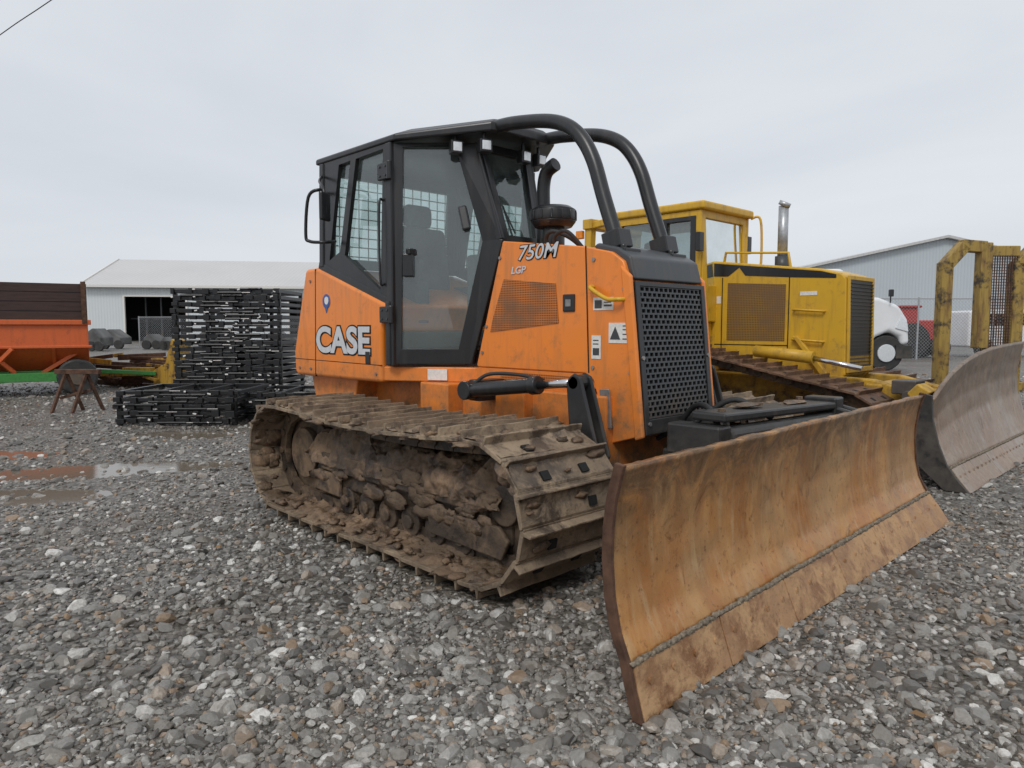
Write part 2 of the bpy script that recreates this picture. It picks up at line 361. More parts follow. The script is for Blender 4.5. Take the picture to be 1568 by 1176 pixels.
# roof
pl=[(-1.60,-.69),(-.57,-.69),(-.05,-.30),(-.02,-.22),(-.02,.22),(-.05,.30),(-.57,.69),(-1.60,.69)]
b=Bag();n=len(pl)
vs=[(x,y,2.47+(.0 if x<-.3 else .035)) for x,y in pl]+[(x*1.0,y*1.0,2.51+(.0 if x<-.3 else .05)) for x,y in pl]+[(x*.93-.03,y*.80,2.565+(.0 if x<-.3 else .03)) for x,y in pl]
fs=[]
for k in(0,1):
    fs+=[(k*n+i,k*n+(i+1)%n,(k+1)*n+(i+1)%n,(k+1)*n+i) for i in range(n)]
fs+=[tuple(range(n))[::-1],tuple(range(2*n,3*n))];b.add(vs,fs);b.emit('roof','black',D,.01)
b=Bag();c=Bag()
for x,y,z in((-.28,-.40,2.42),(-.12,-.29,2.42),(-.10,.05,2.40),(-.10,.2,2.40)):
    Rz=Matrix.Rotation(-.35 if y<0 else 0,3,'Z')
    b.box((x,y,z),(.06,.085,.085),Rz);c.box(Vector((x,y,z))+Rz@Vector((.034,0,0)),(.008,.06,.06),Rz)
    b.box((x-.01,y,z+.06),(.02,.02,.07))
b.emit('work_light_housings','black',D,.006);c.emit('work_light_lenses','lens',D,.004)
for s,nm in((-1,'right'),(1,'left')):
    y=s*.23
    tube('sweep_tube_'+nm,[(-.10,y,2.545),(.1,y,2.535),(.38,y,2.49),(.55,y,2.425),(.66,y,2.33),(.745,y,2.19),(.82,y,1.98),(.93,y,1.69)],.043,'black',D,res=8)
    b=Bag();b.beam((.905,y,1.78),(.93,y,1.68),.12,.12);b.box((.93,y,1.665),(.20,.15,.03));b.cyl((.86,y-.05,1.67),(.86,y-.05,1.70),.018,8);b.cyl((1.0,y-.05,1.67),(1.0,y-.05,1.70),.018,8)
    b.emit('sweep_foot_'+nm,'black',D,.01)
b=Bag();b.box((-.95,0,1.35),(.48,.5,.16));b.box((-1.2,0,1.72),(.14,.48,.62),Matrix.Rotation(-.15,3,'Y'));b.box((-1.25,0,2.12),(.10,.26,.18))
b.emit('operator_seat','seat',D,.05,seg=3)
b=Bag();b.box((-.95,-.36,1.42),(.5,.12,.3));b.box((-.95,.36,1.42),(.5,.12,.3));b.box((-.35,0,1.5),(.2,.35,.5));b.cyl((-.75,-.36,1.55),(-.72,-.36,1.72),.02)
b.b2((-1.5,-.6,1.09),(-.7,.6,1.22))
b.emit('console','seat',D,.02)
b=Bag()
for i in range(13):
    y=-.52+i*.087;b.cyl((-1.56,y,1.78),(-1.545,y,2.40),.005,5)
for i in range(9):
    z=1.8+i*.075;b.cyl((-1.56,-.55,z),(-1.56,.55,z),.005,5)
b.emit('rear_window_screen','label',D)
b=Bag();b.cyl((-.11,-.02,1.88),(-.21,-.14,2.2),.007,6);b.cyl((-.10,-.06,1.86),(-.15,-.10,2.06),.007,6);b.emit('wiper','black',D)
# hood
b=Bag();b.py([(-.13,1.0),(.12,1.785),(.78,1.70),(.98,1.655),(1.06,1.60),(1.09,1.52),(1.175,.66),(.98,.60),(.86,.95),(.8,.985),(-.12,.985)],-.36,.36)
b.emit('hood','orange',D,.022,seg=3)
b=Bag();b.py([(-.12,.985),(.82,.985),(.88,.90),(-.2,.89)],-.352,.352);b.emit('lower_hood_side','orange',D,.006)
b=Bag()
for s in(-1,1):
    y0=s*.362-.014;b.py([(1.05,1.58),(1.12,1.52),(1.215,.66),(1.16,.64)],y0,y0+.028)
b.emit('grille_side_flanges','orange',D,.01)
b=Bag();b.py([(.83,1.695),(.86,1.715),(1.0,1.68),(1.09,1.625),(1.125,1.50),(1.09,1.50)],-.335,.335);b.emit('hood_front_cap','dkgrey',D,.015,seg=3)
def gp(y,s): return Vector((1.118+.087*s,y,1.49-.82*s))
nr=Vector((.82,0,.087)).normalized()
b=Bag();rows=24;h=1/rows
for r in range(rows+1):
    b.beam(gp(-.31,.03+.86*r*h),gp(.31,.03+.86*r*h),.010,.0085,nr)
for r in range(rows):
    for k in range(14):
        y=-.30+k*.045+(.0225 if r%2 else 0)
        if y>.31: continue
        b.beam(gp(y,.03+.86*r*h),gp(y,.03+.86*(r+1)*h),.013,.008,nr)
b.emit('grille_bars','dkgrey',D)
b=Bag();P=lambda y,s,o:gp(y,s)+nr*o
b.ring([P(-.345,1,.0),P(.345,1,.0),P(.345,0,.0),P(-.345,0,.0)],[P(-.305,.90,.0),P(.305,.90,.0),P(.305,.03,.0),P(-.305,.03,.0)],.012)
b.emit('grille_frame','black',D,.004)
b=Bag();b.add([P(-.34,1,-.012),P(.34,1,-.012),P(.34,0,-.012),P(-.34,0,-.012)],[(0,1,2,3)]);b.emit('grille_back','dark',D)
b=Bag()
for s,y in((.93,-.31),(.93,.31),(.97,-.1),(.97,.1),(.5,-.328),(.5,.328)): b.cyl(P(y,s,.01),P(y,s,.02),.012,8)
b.emit('grille_bolts','steel',D)
b=Bag()
b.beam((.80,-.3615,1.70),(.83,-.3615,.99),.004,.007,(1,0,0))
b.emit('hood_seams','dark',D)
b=Bag();b.prism([(.135,-.3625,1.545),(.575,-.3625,1.50),(.60,-.3625,1.27),(.01,-.3625,1.215),(.03,-.3625,1.29)],(0,-.002,0));b.emit('hood_vent_screen','perf',D)
b=Bag();b.prism([(.10,-.356,.965),(.68,-.356,.96),(.68,-.356,.915),(.10,-.356,.91)],(0,-.002,0));b.emit('lower_vent_screen','perf',D)
b=Bag();b.box((.68,-.364,1.385),(.09,.012,.10));b.emit('hood_latch','black',D,.01)
b=Bag();b.box((.68,-.371,1.385),(.04,.004,.04));b.emit('latch_plate','steel',D)
b=Bag()
for x,z in((.86,1.62),(.86,1.02),(1.07,1.45),(1.12,1.0),(1.0,.70),(-.03,1.25),(-.07,1.08),(.1,1.68)): b.cyl((x,-.361,z),(x,-.368,z),.011,8)
for x,z in((-1.9,.92),(-.8,.92),(-1.72,.92),(-1.70,1.6)): b.cyl((x,-.70,z),(x,-.708,z),.012,8)
b.emit('panel_bolts','steel',D)
b=Bag();b.b2((.86,-.3635,1.34),(1.0,-.361,1.41));b.b2((.97,-.3635,1.16),(1.14,-.361,1.27));b.b2((.85,-.3635,1.07),(.915,-.361,1.2));b.emit('safety_decals','label',D)
b=Bag();b.prism([(.98,-.3645,1.18),(1.05,-.3645,1.18),(1.015,-.3645,1.25)],(0,-.001,0))
for z in(1.18,1.205,1.23,1.25): b.b2((1.065,-.3645,z),(1.13,-.3642,z+.006))
b.b2((.87,-.3645,1.35),(.92,-.3642,1.395));b.b2((.935,-.3645,1.36),(.99,-.3642,1.37));b.b2((.935,-.3645,1.38),(.985,-.3642,1.386))
b.b2((.86,-.3645,1.09),(.905,-.3642,1.13));b.b2((.86,-.3645,1.15),(.90,-.3642,1.156));b.b2((.86,-.3645,1.17),(.90,-.3642,1.176));b.emit('decal_print','dkgrey',D)
b=Bag();b.box((-.40,-.476,.925),(.14,.006,.075),Matrix.Rotation(.555,3,'Z'));b.emit('sill_decal_plate','label',D)
tube('hood_grab_handle',[(.86,-.365,1.47),(.87,-.40,1.46),(.98,-.40,1.40),(1.06,-.40,1.395),(1.08,-.365,1.395)],.012,'yellow',D)
b=Bag();b.box((.98,-.395,.80),(.07,.012,.22),Matrix.Rotation(-.08,3,'Y'));b.emit('side_step_plate','steel',D,.006)
text('model_lettering_outline','750M',(.255,-.3628,1.655),.125,'dark',D,off=.006,sx=1.15,shear=.25)
text('model_lettering','750M',(.255,-.3645,1.655),.125,'silver',D,off=.001,sx=1.15,shear=.25)
text('suffix_lettering','LGP',(.20,-.3645,1.575),.06,'silver',D,off=.001,shear=.2,sx=1.2)
text('maker_lettering_outline','CASE',(-1.625,-.7018,1.06),.265,'dark',D,off=.020,sx=1.22)
text('maker_lettering','CASE',(-1.625,-.7045,1.06),.265,'silver',D,off=.009,sx=1.22)
b=Bag();b.cyl((-1.46,-.7,1.44),(-1.46,-.7035,1.44),.055,16);b.prism([(-1.50,-.703,1.43),(-1.42,-.703,1.43),(-1.46,-.703,1.35)],(0,-.002,0));b.emit('round_badge','blue',D)
b=Bag();b.cyl((-1.455,-.7035,1.445),(-1.455,-.7055,1.445),.03,12);b.emit('badge_centre','label',D)
b=Bag();b.box((-.90,-.702,1.03),(.06,.012,.09));b.emit('body_latch','black',D,.008)
b=Bag();b.cyl((.22,0,1.74),(.22,0,1.9),.075,24);b.cyl((.22,0,1.89),(.22,0,1.93),.12,28,.15);b.cyl((.22,0,1.93),(.22,0,2.0),.15,28);b.cyl((.22,0,2.0),(.22,0,2.025),.15,28,.11)
for i in range(14):
    t=i/14*6.283;b.box((.22+.15*math.cos(t),.15*math.sin(t),1.965),(.012,.012,.06),Matrix.Rotation(t,3,'Z'))
b.emit('air_precleaner','black',D,.006,smooth=True)
tube('exhaust_stack',[(.02,.12,1.74),(.02,.12,2.05),(.02,.12,2.2),(.05,.12,2.29),(.13,.12,2.33)],.046,'black',D)
tube('intake_hose',[(.32,-.1,1.72),(.30,-.15,1.80),(.36,-.16,1.84),(.45,-.1,1.80),(.5,0,1.72)],.014,'rubber',D)
tube('hood_hose',[(.40,-.18,1.72),(.42,-.20,1.80),(.52,-.20,1.82),(.60,-.12,1.70)],.012,'rubber',D)
# lift cylinders, C-frame
for s,nm in((-1,'right'),(1,'left')):
    y=s*.62
    b=Bag();b.cyl((.10,y,.86),(.66,y,.925),.043,24);b.cyl((.63,y,.92),(.69,y,.927),.052,24);b.cyl((.09,y-.045,.86),(.09,y+.045,.86),.058,20)
    b.b2((.04,s*.36,.79),(.14,s*.575,.92));b.emit('lift_cylinder_'+nm,'black',D,.006,smooth=True)
    b=Bag();b.cyl((.69,y,.926),(.97,y,.957),.024,16);b.emit('lift_rod_'+nm,'chrome',D,smooth=True)
    b=Bag();b.cyl((.98,y-.05,.958),(.98,y+.05,.958),.042,20)
    for yo in(-.05,.03): b.py([(.93,.96),(.98,1.01),(1.03,.99),(1.16,.58),(1.04,.40),(.94,.45),(.95,.74)],y+yo,y+yo+.022)
    b.py([(.2,.30),(.2,.46),(1.1,.52),(1.75,.40),(1.75,.22),(1.1,.28)],s*.50-.05,s*.50+.05)
    b.emit('push_arm_'+nm,'black',D,.01)
b=Bag();b.b2((1.55,-.62,.2),(1.75,.62,.42));b.b2((1.7,-.2,.25),(1.88,.2,.6))
b.beam((1.55,-.30,.80),(1.60,1.02,.77),.20,.045);b.cyl((1.62,-.25,.70),(1.66,.95,.68),.055);b.box((1.60,.98,.72),(.2,.12,.2));b.box((1.50,-.3,.68),(.3,.12,.16))
for y in(.93,1.05): b.py([(1.62,.4),(1.62,.78),(1.80,.74),(1.87,.5),(1.85,.3)],y,y+.04)
b.b2((1.25,-.25,.45),(1.6,.25,.6));b.cyl((1.45,.0,.3),(1.45,0,.70),.08)
b.emit('blade_linkage','black',D,.012)
b=Bag()
for y in(-.2,.2,.7): b.cyl((1.57,y,.82),(1.57,y,.835),.02,8)
b.blob((1.55,.1,.83),(.05,.12,.012));b.blob((1.58,.6,.81),(.05,.15,.012));b.emit('linkage_bolts_and_mud','mud',D)
tube('hydraulic_hose_a',[(1.12,.05,.62),(1.28,.0,.80),(1.45,-.12,.82),(1.55,-.18,.72)],.016,'rubber',D)
tube('hydraulic_hose_b',[(1.12,.12,.60),(1.26,.16,.74),(1.42,.22,.84),(1.6,.3,.74)],.016,'rubber',D)
tube('hydraulic_hose_c',[(1.12,-.1,.62),(1.3,-.16,.72),(1.42,-.28,.74)],.014,'rubber',D)
tube('lift_hose',[(.12,-.60,.90),(.2,-.55,.96),(.35,-.45,.96),(.5,-.38,.93)],.011,'rubber',D)
# tracks
circ=[(-1.02,.395,.335),(.98,.395,.335)]
for s,nm in((-1,'right'),(1,'left')):
    ya,yb=(s*1.38,s*.72) if s<0 else (s*.72,s*1.38)
    track(D,'track_'+nm,circ,40,min(ya,yb),max(ya,yb),'track',.04,muddy=1)
    yc=s*1.05
    b=Bag()
    b.b2((-.72,yc-.12,.24),(.86,yc+.12,.44));b.b2((.35,yc-.10,.20),(1.02,yc+.10,.34))
    b.py([(-.72,.44),(-.8,.33),(-.72,.24)],yc-.12,yc+.12)
    b.emit('track_frame_'+nm,'frame',D,.012)
    b=Bag()
    o=yc+s*.13
    b.b2((-.70,min(o,o+s*.02),.34),(.80,max(o,o+s*.02),.45));b.py([(-.75,.20),(-.72,.33),(-.48,.33),(-.45,.19)],min(o,o+s*.025),max(o,o+s*.025));b.py([(.45,.16),(.42,.30),(.98,.30),(1.05,.24),(1.0,.14)],min(o,o+s*.025),max(o,o+s*.025))
    b.emit('roller_guard_'+nm,'frame',D,.008)
    b=Bag()
    for i in range(6):
        x=-.42+i*.22;b.cyl((x,yc-.13,.175),(x,yc+.13,.175),.085,18);b.cyl((x,yc-.15,.175),(x,yc+.15,.175),.04,12)
    b.cyl((.98,yc-.08,.395),(.98,yc+.08,.395),.25,32);b.cyl((.98,yc-.12,.395),(.98,yc+.12,.395),.10,20)
    b.cyl((-1.02,yc-.05,.395),(-1.02,yc+.05,.395),.26,32);b.cyl((-1.02,yc-.10,.395),(-1.02,yc+.3*(-s),.395),.17,28)
    for i in range(22):
        t=i/22*6.283;b.box((-1.02+.275*math.cos(t),yc,.395+.275*math.sin(t)),(.06,.06,.04),Matrix.Rotation(-t,3,'Y'))
    b.emit('rollers_and_wheels_'+nm,'frame',D,.006)
    b=Bag();nx,ny=260,50;vs=[];fs=[]
    for i in range(nx):
        x=-.92+1.90*i/(nx-1)
        for j in range(ny):
            v=j/(ny-1);ang=v*math.pi
            rad=.222+.06*noise.noise((x*2.4,s,v*1.4))+.045*noise.noise((x*7,v*4,s))+.028*noise.noise((x*18,v*11,s))+.014*noise.noise((x*50,v*30,s))
            endf=min(1,(x+.92)/.15,(.98-x)/.12);rad*=max(.1,endf)**.5
            yy=yc-s*.015+s*.175*math.cos(ang)*(1+.35*noise.noise((x*5,v*4,8))+.12*noise.noise((x*22,v*16,8)));zz=.38+rad*math.sin(ang)**.8*1.05
            vs.append((x,yy,zz))
    for i in range(nx-1):
        for j in range(ny-1): fs.append((i*ny+j,(i+1)*ny+j,(i+1)*ny+j+1,i*ny+j+1))
    b.add(vs,fs)
    nx,ny=220,50;vs=[];fs=[];y_a=min(ya,yb)+.01;y_b=max(ya,yb)-.01
    for i in range(nx):
        x=-1.08+2.12*i/(nx-1)
        for j in range(ny):
            v=j/(ny-1);y=y_a+(y_b-y_a)*v;e=min(1,v/.12,(1-v)/.12);inn=max(0,1-abs(v-.5)*3.2)
            z=.052+e*.035+inn*.05+(.026*noise.noise((x*6,y*6,s))+.02*noise.noise((x*17,y*17,s))+.01*noise.noise((x*45,y*45,s)))
            vs.append((x,y,z))
    for i in range(nx-1):
        for j in range(ny-1): fs.append((i*ny+j,(i+1)*ny+j,(i+1)*ny+j+1,i*ny+j+1))
    b.add(vs,fs);b.emit('caked_mud_'+nm,'mud',D,smooth=True)
    b=Bag()
    for k in range(200):
        x=random.uniform(-1.15,1.1);y=random.uniform(y_a+.03,y_b-.03);r=random.uniform(.008,.028)
        b.blob((x,y,.088+r*.2),(r*1.3,r,r*.6),Matrix.Rotation(random.uniform(0,3),3,'Z'),.7)
    for k in range(46):
        x=random.uniform(-.72,.95);r=random.uniform(.02,.07)
        b.blob((x,yc+s*.15,random.uniform(.24,.44)),(r*1.6,.010,r*.7),None,.8)
    b.emit('mud_clods_'+nm,'mud',D,smooth=True)
b=Bag()
b.b2((-1.3,-.72,.3),(-.8,.72,.55));b.b2((.5,-.9,.32),(.7,.9,.48));b.emit('final_drives','frame',D,.02)
# blade
PR=[(0,2.14),(.10,2.085),(.18,2.045),(.27,2.0),(.38,1.975),(.50,1.965),(.60,1.967),(.70,1.98),(.77,1.998),(.805,2.012)]
def prx(z,pr=PR):
    for (a,xa),(b_,xb) in zip(pr,pr[1:]):
        if z<=b_: return xa+(xb-xa)*(z-a)/(b_-a)
    return pr[-1][1]
def blade(parent,pref,y0,y1,pr,mat,topf,dx=lambda y,z:0,cut=.17,seg=6,emat='edge'):
    ny=160;nz=40;vs=[];fs=[]
    for side in(0,1):
        for i in range(ny+1):
            y=y0+(y1-y0)*i/ny;H=topf(y)
            for j in range(nz+1):
                z=.02+(H-.02)*j/nz;zz=z
                x=prx(min(z*pr[-1][0]/H,pr[-1][0]),pr)+dx(y,z)
                if side==0: x+=.007*noise.noise((y*2.2,z*3,1))+.003*noise.noise((y*9,z*9,5))
                else: x-=.035
                if j==nz: zz+=.008*noise.noise((y*6,0,2))+.004*noise.noise((y*25,0,2))
                vs.append((x,y,zz))
    K=(ny+1)*(nz+1);w=nz+1
    for i in range(ny):
        for j in range(nz):
            a=i*w+j;fs.append((a,a+w,a+w+1,a+1));fs.append((K+a,K+a+1,K+a+w+1,K+a+w))
    for i in range(ny):
        a=i*w+nz;fs.append((a,a+w,K+a+w,K+a));a=i*w;fs.append((a,K+a,K+a+w,a+w))
    for j in range(nz):
        for a in(j,ny*w+j): fs.append((a,a+1,K+a+1,K+a))
    b=Bag();b.add(vs,fs);b.emit(pref+'_moldboard',mat,parent,smooth=True)
    b=Bag();bolts=Bag();L=(y1-y0)/seg
    for k in range(seg):
        a=y0+k*L+.003;c=y0+(k+1)*L-.003;r=random.uniform(-.002,.002)
        sec=[];nn_=12
        for q in range(nn_+1):
            y=a+(c-a)*q/nn_;o=dx(y,0)+r;o2=dx(y,cut)+r
            wv=.004*noise.noise((y*6,1,1))
            sec+=[(prx(0,pr)+.012+o,y,.0+max(0,wv)),(prx(cut*.6,pr)+.018+(o+o2)/2,y,cut*.6),(prx(cut,pr)+.016+o2,y,cut),(prx(cut,pr)-.01+o2,y,cut),(prx(0,pr)-.03+o,y,0)]
        fs=[(4,3,2,1,0),tuple(nn_*5+i for i in range(5))]
        for q in range(nn_): fs+=[(q*5+i,q*5+(i+1)%5,(q+1)*5+(i+1)%5,(q+1)*5+i) for i in range(5)]
        b.add(sec,fs)
        for q in range(4):
            y=a+(q+.5)*L/4;x=prx(cut*.6,pr)+.018+dx(y,.1)
            bolts.cyl((x-.008,y,cut*.62),(x+.0015,y,cut*.62+.001),.012,10)
    b.emit(pref+'_cutting_edge',emat,parent,.003);bolts.emit(pref+'_edge_bolts',emat,parent)
    b=Bag()
    for k in range(700):
        y=random.uniform(y0+.01,y1-.01);r=random.uniform(.003,.010);x=prx(cut,pr)+.010+dx(y,cut)
        b.blob((x,y,cut+.003+random.uniform(0,.010)),(r*1.1,r*2.2,r),None,.7)
    b.emit(pref+'_edge_dirt','gravelly',parent,smooth=True)
M['gravelly']=simple('gravelly_dirt',(.20,.165,.12),.85,0,.5,50,.5)
def dxa(y,z): return -.028*y*min(1,z/.2)
blade(D,'blade',-1.66,1.66,PR,'blade',lambda y:.805,dxa)
for s in(-1,1):
    y=s*1.66;Z=(.0,.10,.18,.27,.38,.5,.6,.7,.77,.815)
    prof=[(prx(z)+dxa(y,z)+.010,z) for z in Z]
    back=[(prx(z)+dxa(y,z)-.028,z+(.005 if z>.8 else 0)) for z in Z[::-1]]
    b=Bag();b.py(prof+back,min(y,y+s*.018),max(y,y+s*.018));b.emit('blade_end_plate_'+('left' if s>0 else 'right'),'rust',D,.003)
b=Bag();b.beam((prx(.8)-.04+dxa(-1.6,1),-1.6,.775),(prx(.8)-.04+dxa(1.64,1),1.64,.775),.04,.035)
for z in(.25,.6): b.beam((1.885,-1.2,z),(1.86,1.3,z),.05,.08)
for y in(-1.1,-.6,0,.6,1.2): b.beam((1.86,y,.1),(1.88,y,.7),.06,.03)
b.emit('blade_back_ribs','black',D,.01)
# =====================================================================  YELLOW DOZER
Y=empty('yellow_bulldozer')
yl,yr=3.64,4.30
b=Bag();b.py([(-.75,1.0),(-.75,1.97),(.45,1.82),(.66,1.76),(.70,1.70),(.72,.78),(.55,.62),(.1,.60),(-.4,.85)],yl,yr);b.emit('hood','yellow',Y,.02,seg=3)
b=Bag();b.b2((-2.3,3.40,.75),(-.74,4.52,1.32));b.b2((-1.9,3.5,.4),(.5,4.4,.75));b.emit('lower_body','yellow',Y,.02)
b=Bag();b.prism([(-.72,yl-.002,1.94),(.45,yl-.002,1.795),(.60,yl-.002,1.755),(.60,yl-.002,1.72),(.2,yl-.002,1.745),(-.35,yl-.002,1.79),(-.42,yl-.002,1.88),(-.55,yl-.002,1.79),(-.72,yl-.002,1.80)],(0,-.002,0));b.emit('hood_stripe','black',Y)
b=Bag();b.prism([(-.55,yl-.002,1.72),(.1,yl-.002,1.68),(.1,yl-.002,1.10),(-.55,yl-.002,1.10)],(0,-.002,0));b.emit('hood_vent','perfy',Y)
b=Bag()
for x in(.13,-.62): b.b2((x,yl-.003,.95),(x+.01,yl,1.78))
b.b2((-.7,yl-.003,1.05),(.13,yl,1.06));b.emit('hood_seams','dark',Y)
b=Bag();b.ring([(.725,yl,.80),(.725,yr,.80),(.705,yr,1.74),(.705,yl,1.74)],[(.725,yl+.04,.85),(.725,yr-.04,.85),(.705,yr-.04,1.70),(.705,yl+.04,1.70)],.02);b.emit('grille_frame','yellow',Y,.004)
b=Bag();b.b2((.70,yl+.03,.83),(.716,yr-.03,1.71))
for i in range(24): b.b2((.716,yl+.04,.86+i*.035),(.735,yr-.04,.868+i*.035))
b.emit('grille_screen','black',Y)
b=Bag();b.py([(.2,1.15),(.26,1.15),(.62,.72),(.55,.70)],yl-.05,yl);b.py([(.56,.75),(.60,.75),(.62,.56),(.56,.56)],3.3,3.64);b.emit('side_brace','yellow',Y,.008)
tube('hood_handle_a',[(.2,yl,1.42),(.2,yl-.04,1.42),(.5,yl-.04,1.40),(.5,yl,1.40)],.012,'yellow',Y,smooth=False)
tube('hood_handle_b',[(.2,yl,1.12),(.2,yl-.04,1.12),(.5,yl-.04,1.10),(.5,yl,1.10)],.012,'yellow',Y,smooth=False)
tube('hood_top_rail',[(-.62,yl+.03,1.93),(-.6,yl+.03,2.05),(.1,yl+.03,2.0),(.13,yl+.03,1.84)],.015,'yellow',Y,smooth=False)
b=Bag();b.b2((.25,yl-.004,1.56),(.42,yl-.001,1.60));b.b2((-.68,yl-.004,1.5),(-.63,yl-.001,1.58));b.emit('decals','label',Y)
b=Bag();b.cyl((-.11,3.98,1.8),(-.11,3.98,2.0),.075,20);b.emit('muffler','dkgrey',Y,smooth=True)
b=Bag();b.cyl((-.11,3.98,1.95),(-.11,3.98,2.53),.052,20);b.cyl((-.11,3.98,2.53),(-.09,3.98,2.57),.062,20);b.emit('exhaust_stack','galv',Y,smooth=True)
fr=Bag();gl=Bag()
def yring(o,i): fr.ring(o,i,.03);gl.add(i,[tuple(range(len(i)))])
yring([(-1.85,3.38,1.3),(-1.28,3.38,1.3),(-1.28,3.38,2.5),(-1.85,3.38,2.5)],[(-1.78,3.38,1.7),(-1.34,3.38,1.7),(-1.34,3.38,2.42),(-1.78,3.38,2.42)])
yring([(-1.28,3.38,1.0),(-.72,3.38,1.0),(-.72,3.38,2.5),(-1.28,3.38,2.5)],[(-1.20,3.38,1.12),(-.80,3.38,1.12),(-.80,3.38,2.42),(-1.20,3.38,2.42)])
yring([(-.72,3.38,1.3),(-.72,4.36,1.3),(-.76,4.36,2.5),(-.76,3.38,2.5)],[(-.72,3.46,1.7),(-.72,4.28,1.7),(-.76,4.28,2.42),(-.76,3.46,2.42)])
yring([(-1.85,4.36,1.3),(-1.85,3.38,1.3),(-1.85,3.38,2.5),(-1.85,4.36,2.5)],[(-1.85,4.28,1.7),(-1.85,3.46,1.7),(-1.85,3.46,2.42),(-1.85,4.28,2.42)])
yring([(-.72,4.36,1.3),(-1.85,4.36,1.3),(-1.85,4.36,2.5),(-.72,4.36,2.5)],[(-.80,4.36,1.7),(-1.78,4.36,1.7),(-1.78,4.36,2.42),(-.80,4.36,2.42)])
fr.emit('cab_frame','yellow',Y,.01);gl.emit('cab_glazing','glassd',Y)
b=Bag();b.ring([(-1.22,3.365,1.10),(-.78,3.365,1.10),(-.78,3.365,2.44),(-1.22,3.365,2.44)],[(-1.15,3.365,1.16),(-.85,3.365,1.16),(-.85,3.365,2.39),(-1.15,3.365,2.39)],.02)
b.box((-.7,3.30,2.15),(.05,.09,.2));b.box((-.74,4.42,2.2),(.05,.09,.2));b.emit('door_frame','black',Y,.006)
b=Bag();b.box((-1.29,3.87,2.545),(1.24,1.10,.09));b.box((-1.4,3.87,2.6),(.7,.7,.05));b.emit('roof','yellow',Y,.03,seg=3)
b=Bag();b.beam((-2.35,3.42,1.3),(-2.3,3.42,2.5),.1,.1);b.beam((-2.35,4.36,1.3),(-2.3,4.36,2.5),.1,.1);b.box((-2.3,3.87,2.5),(.14,1.05,.12));b.beam((-2.3,3.42,2.48),(-1.9,3.42,2.52),.08,.08);b.b2((-2.4,3.45,1.2),(-1.86,4.35,1.7));b.emit('rear_guard_frame','yellow',Y,.01)
b=Bag();b.box((-2.42,3.36,2.38),(.1,.06,.1));b.emit('rear_lamp','amber',Y,.01)
b=Bag();b.box((-1.4,3.87,1.55),(.4,.5,.5));b.box((-1.62,3.87,1.95),(.12,.45,.6));b.emit('operator_seat','seat',Y,.04)
tube('cab_grab_rail',[(-.70,4.40,2.5),(-.60,4.44,2.48),(-.58,4.44,2.0),(-.60,4.40,1.9)],.014,'yellow',Y)
for s,nm,ya in((-1,'right',2.92),(1,'left',4.44)):
    track(Y,'track_'+nm,[(-1.35,.37,.31),(1.0,.37,.30),(-.85,.78,.26)],42,ya,ya+.56,'trackrust',0)
    b=Bag();yc=ya+.28;b.b2((-1.3,yc-.1,.25),(1.0,yc+.1,.45));b.cyl((1.0,yc-.08,.37),(1.0,yc+.08,.37),.22,28);b.cyl((-1.35,yc-.08,.37),(-1.35,yc+.08,.37),.22,28);b.cyl((-.85,yc-.2,.78),(-.85,yc+.08,.78),.2,28)
    for i in range(6): b.cyl((-.9+i*.33,yc-.12,.17),(-.9+i*.33,yc+.12,.17),.09,16)
    b.emit('track_frame_'+nm,'frame',Y,.01)
b=Bag()
for y in(3.58,4.36):
    b.py([(.3,.62),(.3,.78),(1.0,.76),(1.55,.62),(1.55,.45),(1.0,.58)],y-.06,y+.06)
b.b2((.95,3.5,.52),(1.1,4.45,.72));b.box((1.45,3.98,.55),(.3,.9,.2));b.emit('push_frame','yellow',Y,.015)
b=Bag();b.cyl((-.1,3.42,1.0),(.5,3.42,.95),.06,20);b.emit('lift_cylinder','yellow',Y,smooth=True)
b=Bag();b.cyl((.45,3.42,.953),(.95,3.42,.86),.025,12);b.emit('lift_rod','chrome',Y,smooth=True)
b=Bag();b.box((1.35,3.4,.72),(.2,.25,.12));b.box((1.5,3.1,.5),(.12,.5,.14));b.cyl((1.4,3.2,.65),(1.6,3.9,.62),.05);b.emit('angle_cylinder','dkgrey',Y,.01)
PR2=[(0,2.02),(.10,1.93),(.2,1.86),(.35,1.80),(.55,1.74),(.75,1.72),(.9,1.73),(1.1,1.77)]
def top2(y): return .70+.40*(1-math.exp(-max(y-2.66,0)*1.25))
blade(Y,'blade',2.66,5.7,PR2,'blade2',top2,emat='blade2')
b=Bag();b.py([(2.03,0),(1.94,.1),(1.87,.2),(1.81,.35),(1.76,.55),(1.75,.72),(1.66,.74),(1.60,.5),(1.64,.2),(1.86,0)],2.63,2.66);b.b2((1.62,2.7,.15),(1.72,5.6,.25));b.b2((1.58,2.7,.6),(1.70,5.6,.7))
b.emit('blade_end_plate','black',Y,.004)
b=Bag();b.py([(1.62,.62),(1.55,.72),(1.62,.80),(1.72,.74)],2.70,2.9);b.b2((1.5,2.75,.45),(1.62,3.4,.62));b.emit('blade_bracket','yellow',Y,.01)
